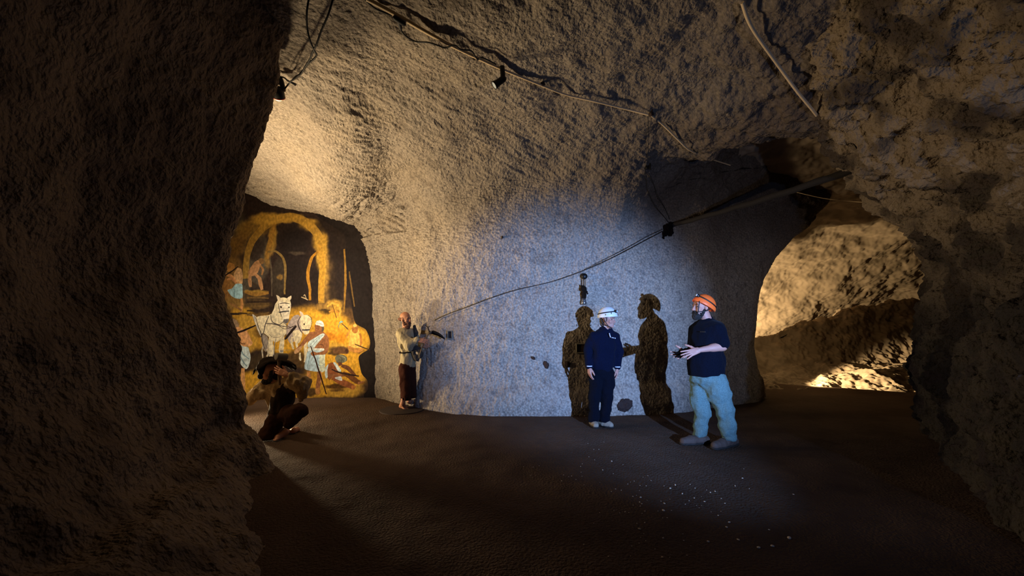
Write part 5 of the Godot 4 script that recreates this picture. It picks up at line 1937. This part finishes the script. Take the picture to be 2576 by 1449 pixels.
func bearded_mannequin() -> void:
	root_at = Vector3(-1.87, 0, -6.95)
	var o := thing("mannequin", "bald bearded mannequin in a belted linen shirt and ragged maroon trousers, standing barefoot", "mannequin", root_at)
	var b := facing(Vector3(0.90, 0, 0.44))
	var sn := J(1008, 837, 0.10)
	var en := J(1028, 868, 0.19)
	var wn := J(1050, 856, 0.24)
	var sf := J(1038, 836, -0.13)
	var ef := J(1054, 868, -0.12)
	var wf := J(1062, 874, 0.05)
	var hd := J(1020, 802, 0.0)
	var hb := facing(Vector3(0.88, -0.05, 0.46))
	var f := Field.new(Vector3(-0.30, 0.0, -0.32), Vector3(0.50, 1.55, 0.42), 0.013)
	f.ell(J(1022, 850), Vector3(0.14, 0.17, 0.10), b, 0.05)
	f.ell(J(1025, 900), Vector3(0.10, 0.16, 0.075), b, 0.05)
	f.cap(J(1021, 830), J(1020, 812), 0.054, 0.052, 0.04)
	f.path([sn, en, wn], [0.048, 0.040, 0.025], 0.03)
	f.path([sf, ef, wf], [0.048, 0.040, 0.025], 0.03)
	f.path([J(1019, 925, 0.05), J(1020, 970, 0.08), J(1014, 1006, 0.07)], [0.055, 0.05, 0.038], 0.03)
	f.path([J(1033, 925, -0.06), J(1036, 967, -0.05), J(1031, 1000, -0.08)], [0.07, 0.05, 0.038], 0.03)
	foot_into(f, J(1013, 1014, 0.07), G(1007, 1027), G(1024, 1033))
	foot_into(f, J(1029, 1009, -0.08), G(1026, 1018), G(1043, 1021))
	var s := Solid.new()
	f.mesh_into(s)
	head_into(s, hd, hb, 0.98)
	hand_into(s, wn, J(1080, 859, 0.24) - wn, Vector3(0.0, -0.6, -0.8), Vector3(0.2, 0.9, -0.5), [0.14, 0.16, 0.18, 0.2], 0.12, 1.0, 0.6)
	hand_into(s, wf, Vector3(0.7, 0.1, 0.65), Vector3(0.1, 0.9, -0.3), Vector3(0.7, 0.2, -0.7), [0.8, 0.85, 0.9, 0.95], 0.03, 1.0, 0.6)
	put("body", s.mesh(), mats.mannequin_skin, o)
	face_parts(o, hd, hb, 0.98)
	f = Field.new(hd - Vector3.ONE * 0.24, hd + Vector3.ONE * 0.2, 0.006)
	f.ell(hd + hb * Vector3(0, -0.10, 0.055), Vector3(0.055, 0.052, 0.056), hb, 0.02)
	f.ell(hd + hb * Vector3(0, -0.145, 0.062), Vector3(0.036, 0.050, 0.036), hb, 0.03)
	for x in [-1.0, 1.0]:
		f.path([hd + hb * Vector3(x * 0.070, -0.03, 0.01), hd + hb * Vector3(x * 0.060, -0.09, 0.035)], [0.012, 0.022], 0.02)
		f.path([hd + hb * Vector3(x * 0.006, -0.050, 0.108), hd + hb * Vector3(x * 0.034, -0.075, 0.092)], [0.010, 0.012], 0.01)
	f.wrinkle(fine, Vector3(3, 6, 3), 0.016)
	s = Solid.new()
	f.mesh_into(s)
	put("beard", s.mesh(), mats.auburn_beard, o)
	# hair left at the back and sides
	f = Field.new(hd - Vector3.ONE * 0.2, hd + Vector3.ONE * 0.2, 0.007)
	f.path([hd + hb * Vector3(-0.070, 0.0, -0.02), hd + hb * Vector3(-0.045, -0.01, -0.085), hd + hb * Vector3(0.045, -0.01, -0.085), hd + hb * Vector3(0.070, 0.0, -0.02)], [0.018, 0.026, 0.026, 0.018], 0.02)
	f.wrinkle(fine, Vector3.ONE * 4.0, 0.010)
	s = Solid.new()
	f.mesh_into(s)
	put("hair", s.mesh(), mats.auburn_beard, o)
	# shirt
	f = Field.new(Vector3(-0.32, 0.62, -0.34), Vector3(0.48, 1.55, 0.44), 0.012)
	f.ell(J(1022, 840), Vector3(0.165, 0.11, 0.115), b, 0.06)
	f.ell(J(1021, 858), Vector3(0.165, 0.16, 0.130), b, 0.06)
	f.cap(J(1023, 872), J(1024, 888), 0.125, 0.105, 0.05)
	f.cap(J(1025, 900), J(1025, 945), 0.122, 0.150, 0.05)
	f.path([sn, en, wn], [0.080, 0.082, 0.050], 0.04)
	f.cap(en, en + Vector3(0.02, -0.05, 0.0), 0.07, 0.04, 0.04)
	f.path([sf, ef, wf], [0.070, 0.062, 0.045], 0.04)
	f.ell(J(1021, 823, 0.01), Vector3(0.064, 0.05, 0.064), Basis(), 0.01, true)
	f.plane(J(1025, 923), Vector3(0.0, -1, 0.0))
	cloth(o, "shirt", f, mats.linen, Vector3(2.2, 0.8, 2.2), 0.030)
	s = Solid.new()
	var ring := []
	for i in 20:
		var a := TAU * i / 20.0
		ring.append(J(1024, 886) + Vector3(cos(a) * 0.126, 0.006 * sin(a * 2.0), sin(a) * 0.122))
	s.tube(ring, 0.011, 6, true)
	put("belt", s.mesh(), mats.black_felt, o)
	# grey sash knotted in front, grey roll at the far shoulder
	f = Field.new(Vector3(-0.1, 0.6, -0.3), Vector3(0.5, 1.5, 0.4), 0.010)
	f.path([J(1028, 881, 0.14), J(1042, 874, 0.16), J(1054, 880, 0.14), J(1058, 892, 0.12), J(1050, 906, 0.10)], [0.026, 0.040, 0.036, 0.040, 0.022], 0.03)
	f.path([J(1040, 884, 0.12), J(1046, 902, 0.10)], [0.03, 0.03], 0.03)
	cloth(o, "sash", f, mats.grey_cloth, Vector3.ONE * 3.0, 0.022)
	f = Field.new(Vector3(-0.1, 1.0, -0.3), Vector3(0.5, 1.6, 0.3), 0.010)
	f.path([J(1043, 822, -0.06), J(1046, 836, -0.06), J(1045, 850, -0.05)], [0.028, 0.040, 0.034], 0.02)
	cloth(o, "bundle", f, mats.grey_cloth, Vector3.ONE * 2.0, 0.015)
	# trousers with ragged hems
	f = Field.new(Vector3(-0.28, 0.10, -0.30), Vector3(0.36, 0.95, 0.30), 0.011)
	f.ell(J(1026, 920), Vector3(0.145, 0.10, 0.115), b, 0.04)
	f.path([J(1018, 925, 0.06), J(1020, 970, 0.08), J(1021, 1012, 0.06)], [0.098, 0.085, 0.088], 0.02)
	f.path([J(1033, 925, -0.06), J(1037, 967, -0.05), J(1036, 1010, -0.08)], [0.090, 0.076, 0.080], 0.02)
	f.plane(J(1022, 1005), Vector3(0, -1, 0))
	for i in 11:
		var a := TAU * i / 11.0
		f.ell(J(1021, 1005, 0.06) + Vector3(cos(a) * 0.09, -0.005, sin(a) * 0.09), Vector3(0.02, 0.05, 0.02), Basis(), 0.004, true)
		f.ell(J(1036, 1003, -0.08) + Vector3(cos(a) * 0.08, -0.005, sin(a) * 0.08), Vector3(0.02, 0.045, 0.02), Basis(), 0.004, true)
	cloth(o, "trousers", f, mats.maroon_cloth, Vector3(1.5, 0.9, 1.5), 0.020)
	# dark stand under the feet
	s = Solid.new()
	var mid := ground(1014, 1031)
	s.lathe(Vector3(mid.x, -0.012, mid.z + 0.06), Vector3.UP, [[0.0, 0.0], [0.37, 0.0], [0.37, 0.030], [0.362, 0.036], [0.0, 0.036]], 40)
	tag(put("base_plate", s.mesh(), mats.rust), "flat dark round plate on the floor under the bearded mannequin's feet", "base plate")
	# curved blade on a thin shaft
	var sc := thing("scythe", "curved black blade with pale collar on a thin shaft held by the bearded mannequin", "scythe", J(1066, 862, 0.20) + root_at)
	var keep := root_at
	root_at = sc.position
	s = Solid.new()
	var rings := []
	for q in [[1078, 833, 839], [1084, 831.5, 840], [1090, 831.5, 841], [1096, 833.5, 843], [1102, 836.5, 845], [1108, 840.5, 848], [1113, 844.8, 850.5], [1117, 849.5, 852.4], [1118.6, 852.2, 853.2]]:
		var hi := J(q[0] + 1.0, q[1])
		var lo := J(q[0] - 1.0, q[2])
		var m := hi.lerp(lo, 0.4)
		rings.append([hi, m + Vector3(0, 0, -0.007), lo, m + Vector3(0, 0, 0.007)])
	s.quad_rings(rings, false)
	put("blade", s.mesh(), mats.black_metal, sc)
	s = Solid.new()
	s.tube([J(1082.5, 836), J(1086, 836.6)], 0.034, 12)
	put("collar", s.mesh(), mats.steel, sc).set_meta("label", "pale metal collar")
	s = Solid.new()
	s.tube(smooth_path([J(1081, 836), J(1074, 846), J(1067, 861), J(1061, 876), J(1056, 892)], 4), 0.011, 8)
	put("shaft", s.mesh(), mats.wood, sc)
	s = Solid.new()
	s.tube([J(1080, 835), J(1076, 823), J(1069, 818)], [0.012, 0.010, 0.006], 6)
	s.tube([J(1076, 823), J(1082, 821)], [0.009, 0.005], 6)
	put("prong", s.mesh(), mats.rust, sc)
	root_at = keep


func Jc(cx: float, cy: float, dz := 0.0) -> Vector3:
	return J(600.0 + cx / 5.575, 860.0 + cy / 5.575, dz)


func kneeling_mannequin() -> void:
	root_at = Vector3(-3.05, 0, -5.35)
	var o := thing("mannequin", "kneeling mannequin in broad dark hat and loose linen shirt, gripping an upright mallet", "mannequin", root_at)
	var b := facing(Vector3(-0.45, 0, 0.9))
	var sr := Jc(390, 610, 0.03)
	var er := Jc(255, 735, 0.10)
	var wr := Jc(110, 815, 0.14)
	var sl := Jc(690, 575, 0.05)
	var el := Jc(880, 600, 0.17)
	var wl := Jc(672, 462, 0.29)
	var hd := Jc(440, 415, 0.09)
	var hb := facing(Vector3(-0.72, -0.12, 0.68))
	var toe := G(688, 1110)
	var heel := G(717, 1099)
	var f := Field.new(Vector3(-0.75, 0.0, -0.45), Vector3(0.50, 1.0, 0.55), 0.013)
	f.ell(Jc(540, 660), Vector3(0.14, 0.17, 0.10), b, 0.05)
	f.ell(Jc(575, 900), Vector3(0.12, 0.16, 0.10), b, 0.05)
	f.cap(Jc(510, 560, 0.02), Jc(465, 470, 0.06), 0.052, 0.050, 0.04)
	f.path([sr, er, wr], [0.05, 0.040, 0.026], 0.03)
	f.path([sl, el, wl], [0.05, 0.040, 0.026], 0.03)
	f.path([Jc(650, 1000, 0.04), Jc(850, 975, 0.25), Jc(700, 1170, 0.06)], [0.08, 0.06, 0.042], 0.03)
	f.path([Jc(560, 1020), Jc(400, 1300, 0.12), Jc(640, 1290, -0.20)], [0.08, 0.06, 0.042], 0.03)
	foot_into(f, Jc(668, 1260, 0.02), heel, toe)
	foot_into(f, Jc(690, 1290, -0.24), G(735, 1092), G(752, 1084))
	var s := Solid.new()
	f.mesh_into(s)
	head_into(s, hd, hb, 0.98)
	hand_into(s, wl, Jc(510, 385, 0.30) - wl, Vector3(-0.1, -0.2, -1), Vector3(-0.2, 1, 0.0), [0.22, 0.26, 0.30, 0.36], 0.12, 1.0, 0.5)
	hand_into(s, wr, Vector3(-1, -0.25, 0.2), Vector3(0, -1, 0), Vector3(0.1, 0.2, 1), [0.2, 0.22, 0.25, 0.3], 0.1, 1.0, 0.6)
	put("body", s.mesh(), mats.mannequin_skin, o)
	face_parts(o, hd, hb, 0.98)
	# dark hair and beard in the shade of the hat
	f = Field.new(hd - Vector3.ONE * 0.25, hd + Vector3.ONE * 0.22, 0.007)
	f.ell(hd + hb * Vector3(0, -0.11, 0.05), Vector3(0.054, 0.05, 0.055), hb, 0.02)
	f.ell(hd + hb * Vector3(-0.02, -0.04, -0.07), Vector3(0.085, 0.13, 0.07), hb, 0.03)
	for x in [-1.0, 1.0]:
		f.path([hd + hb * Vector3(x * 0.076, 0.0, 0.0), hd + hb * Vector3(x * 0.066, -0.10, 0.02)], [0.020, 0.026], 0.02)
	f.wrinkle(fine, Vector3(3, 6, 3), 0.014)
	s = Solid.new()
	f.mesh_into(s)
	put("hair", s.mesh(), mats.hair, o)
	# hat
	var up := Vector3(-0.20, 0.90, -0.36).normalized()
	var hx := up.cross(Vector3(-0.45, 0.1, 0.9)).normalized()
	var hbs := Basis(hx, up, hx.cross(up))
	var hc := Jc(525, 320, 0.03)
	f = Field.new(hc - Vector3(0.40, 0.34, 0.36), hc + Vector3(0.40, 0.30, 0.36), 0.010)
	f.ell(hc + hbs * Vector3(0, -0.10, 0), Vector3(0.255, 0.155, 0.235), hbs, 0.0)
	f.ell(hc + hbs * Vector3(0, -0.145, 0), Vector3(0.275, 0.168, 0.250), hbs, 0.01, true)
	f.plane(hc + hbs * Vector3(0, -0.10, 0), -up)
	f.ell(Jc(430, 330, 0.04), Vector3(0.112, 0.125, 0.112), hbs, 0.04)
	f.ell(hd + Vector3(0, 0.0, 0.0), Vector3(0.088, 0.12, 0.108), hb, 0.01, true)
	cloth(o, "hat", f, mats.black_felt, Vector3.ONE * 1.4, 0.024)
	# cloth hanging from the hat over the nape
	f = Field.new(hd - Vector3.ONE * 0.3, hd + Vector3.ONE * 0.25, 0.010)
	f.path([Jc(345, 330, 0.03), Jc(325, 420, 0.03), Jc(345, 500, 0.05)], [0.030, 0.034, 0.026], 0.03)
	f.path([Jc(372, 300, 0.16), Jc(322, 390, 0.17), Jc(322, 480, 0.14), Jc(370, 520, 0.10)], [0.03, 0.034, 0.034, 0.02], 0.03)
	f.path([Jc(380, 320, -0.04), Jc(365, 430, -0.06), Jc(410, 520, -0.03)], [0.05, 0.06, 0.05], 0.04)
	cloth(o, "neck_cloth", f, mats.black_felt, Vector3.ONE * 2.0, 0.016)
	# shirt with wide sleeves
	f = Field.new(Vector3(-0.80, 0.26, -0.34), Vector3(0.50, 1.02, 0.50), 0.011)
	f.ell(Jc(530, 610, 0.0), Vector3(0.165, 0.10, 0.115), b, 0.05)
	f.ell(Jc(550, 720, 0.0), Vector3(0.150, 0.17, 0.125), b, 0.05)
	f.cap(Jc(570, 860), Jc(570, 1000), 0.112, 0.125, 0.04)
	f.path([sr, er, wr], [0.080, 0.088, 0.045], 0.04)
	f.path([er, er.lerp(wr, 0.5) + Vector3(0.0, -0.05, 0.0)], [0.07, 0.04], 0.04)
	f.path([sl, el, el.lerp(wl, 0.55), el.lerp(wl, 0.85)], [0.085, 0.100, 0.078, 0.045], 0.04)
	f.path([el, Jc(900, 720, 0.14), Jc(890, 815, 0.10)], [0.085, 0.055, 0.026], 0.04)
	f.ell(Jc(500, 540, 0.05), Vector3(0.066, 0.045, 0.066), Basis(), 0.01, true)
	f.plane(Jc(560, 1012), Vector3(0, -1, 0))
	cloth(o, "shirt", f, mats.old_linen, Vector3(2.2, 1.4, 2.2), 0.036)
	# open dark waistcoat
	f = Field.new(Vector3(-0.45, 0.28, -0.30), Vector3(0.40, 0.92, 0.40), 0.011)
	f.ell(Jc(640, 770, 0.02), Vector3(0.125, 0.19, 0.135), b, 0.04)
	f.cap(Jc(575, 820, 0.03), Jc(575, 1000, 0.03), 0.115, 0.122, 0.04)
	f.path([Jc(650, 600, 0.09), Jc(760, 690, 0.14)], [0.05, 0.05], 0.04)
	f.plane(Jc(560, 985), Vector3(0, -1, 0))
	cloth(o, "waistcoat", f, mats.dark_vest, Vector3(1.8, 1.0, 1.8), 0.024)
	# trousers
	f = Field.new(Vector3(-0.50, 0.0, -0.42), Vector3(0.50, 0.62, 0.50), 0.012)
	f.ell(Jc(590, 1020), Vector3(0.155, 0.10, 0.125), b, 0.04)
	f.path([Jc(650, 1000, 0.04), Jc(845, 975, 0.24), Jc(720, 1150, 0.10)], [0.105, 0.092, 0.068], 0.03)
	f.path([Jc(560, 1020), Jc(400, 1290, 0.12), Jc(640, 1280, -0.18)], [0.115, 0.090, 0.062], 0.04)
	f.path([Jc(545, 1060, 0.03), Jc(450, 1260, 0.08)], [0.11, 0.10], 0.04)
	f.plane(Vector3(0, 0.006, 0), Vector3.DOWN)
	cloth(o, "trousers", f, mats.brown_cloth, Vector3(1.3, 1.3, 1.3), 0.022)
	# mallet
	var mt := thing("mallet", "wooden mallet with a grey block head held upright before the kneeling mannequin's face", "mallet", Jc(567, 420, 0.255) + root_at)
	var off := mt.position - root_at
	s = Solid.new()
	s.tube([Jc(563, 200, 0.25) - off, Jc(566, 330, 0.255) - off, Jc(568, 480, 0.255) - off, Jc(578, 605, 0.25) - off], [0.015, 0.015, 0.016, 0.018], 10)
	put("shaft", s.mesh(), mats.wood, mt)
	s = Solid.new()
	s.lathe(Jc(525, 205, 0.30) - off, Vector3(0.55, -0.12, -0.82), [[0.0, 0.0], [0.040, 0.0], [0.046, 0.008], [0.046, 0.125], [0.040, 0.133], [0.0, 0.133]], 16)
	put("head", s.mesh(), mats.grey_stone, mt)


func pebble_mesh(seed_: int) -> ArrayMesh:
	var f := Field.new(Vector3.ONE * -1.4, Vector3.ONE * 1.4, 0.28)
	var r := RandomNumberGenerator.new()
	r.seed = seed_
	f.ell(Vector3.ZERO, Vector3(1.0, 0.62, 0.8), Basis(), 0.1)
	f.ell(Vector3(r.randf_range(-0.4, 0.4), 0.1, r.randf_range(-0.3, 0.3)), Vector3(0.6, 0.6, 0.6), Basis.from_euler(Vector3(r.randf(), r.randf() * 3.0, 0)), 0.2)
	var s := Solid.new()
	f.mesh_into(s)
	return s.mesh()


func floor_y(p: Vector3) -> float:
	return floor_relief(Vector3(p.x, 0, p.z), Vector3.UP)


func pebble(meshes: Array, px: float, py: float, size: float, r: RandomNumberGenerator, label: String) -> void:
	var at := ground(px, py)
	at.y = floor_y(at) + size * 0.25
	var o := put("pebble", meshes[r.randi() % meshes.size()], mats.pebble)
	o.position = at
	o.rotation.y = r.randf() * TAU
	o.scale = Vector3(1.0, r.randf_range(0.5, 0.9), r.randf_range(0.7, 1.0)) * size
	tag(o, label, "pebble", "pebbles on the floor")


func build_pebbles() -> void:
	var meshes := [pebble_mesh(1), pebble_mesh(2), pebble_mesh(3)]
	var r := RandomNumberGenerator.new()
	r.seed = 42
	for q in [[976, 92, 4], [1080, 81, 4], [1014, 130, 5], [1047, 130, 5], [1130, 209, 7], [1072, 270, 6], [560, 245, 5], [622, 250, 5], [660, 240, 4], [604, 301, 5], [806, 337, 6], [1276, 340, 5], [1542, 367, 9], [1510, 390, 9], [1588, 423, 8], [1637, 219, 4], [1986, 253, 4], [1978, 322, 7], [1930, 372, 7], [1800, 407, 7], [1770, 414, 6], [1732, 474, 7], [1864, 484, 6], [1318, 455, 8], [1312, 484, 6], [1268, 448, 5], [1354, 373, 4], [1466, 533, 10], [1472, 490, 8], [1820, 560, 6], [1892, 604, 9], [1875, 636, 7], [1950, 715, 9], [1755, 727, 8], [2150, 646, 6], [2082, 760, 10], [2308, 424, 7], [1458, 840, 8], [1310, 664, 10], [1218, 545, 6], [1345, 617, 6], [950, 760, 6], [1015, 625, 5], [1464, 715, 7], [1592, 680, 4], [1110, 838, 5], [2022, 392, 4], [1632, 470, 4]]:
		pebble(meshes, 1100.0 + q[0] / 2.576, 1080.0 + q[1] / 2.577, q[2] * 0.00125, r, "small pale pebble lying loose on the dark trodden floor")
	for k in 70:
		var a := r.randf() * TAU
		var d := sqrt(r.randf())
		var c: Vector2 = [Vector2(1600, 1235), Vector2(1590, 1310), Vector2(1760, 1260), Vector2(1480, 1180), Vector2(1650, 1380)][k % 5]
		pebble(meshes, c.x + cos(a) * d * 90.0, c.y + sin(a) * d * 42.0, r.randf_range(0.003, 0.0065), r, "small pale pebble lying loose on the dark trodden floor")
	pebble(meshes, 1985, 1350, 0.0165, r, "largest pale pebble on the floor in front of the orange-helmeted man")
	pebble(meshes, 1943, 1371, 0.0125, r, "second largest pale pebble, just nearer and left of the largest one")
	# stones fallen along the foot of the wall by the alcove
	for q in [[944, 1000, 0.03, "first small broken stone at the wall foot, nearest the mural's corner"], [957, 1002, 0.05, "biggest of the broken stones at the wall foot, second from the mural"], [968, 1004, 0.035, "middle one of five broken stones at the wall foot beside the mural"], [978, 1008, 0.03, "fourth small broken stone from the mural along the wall foot"], [990, 1012, 0.03, "last small broken stone at the wall foot, nearest the bearded mannequin"]]:
		var at := ground(q[0], q[1])
		var o := put("fallen_stone", meshes[r.randi() % 3], mats.grey_stone)
		at.y = floor_y(at) + q[2] * 0.3
		o.position = at
		o.rotation.y = r.randf() * TAU
		o.scale = Vector3.ONE * q[2]
		tag(o, q[3], "stone", "stones at the foot of the wall")
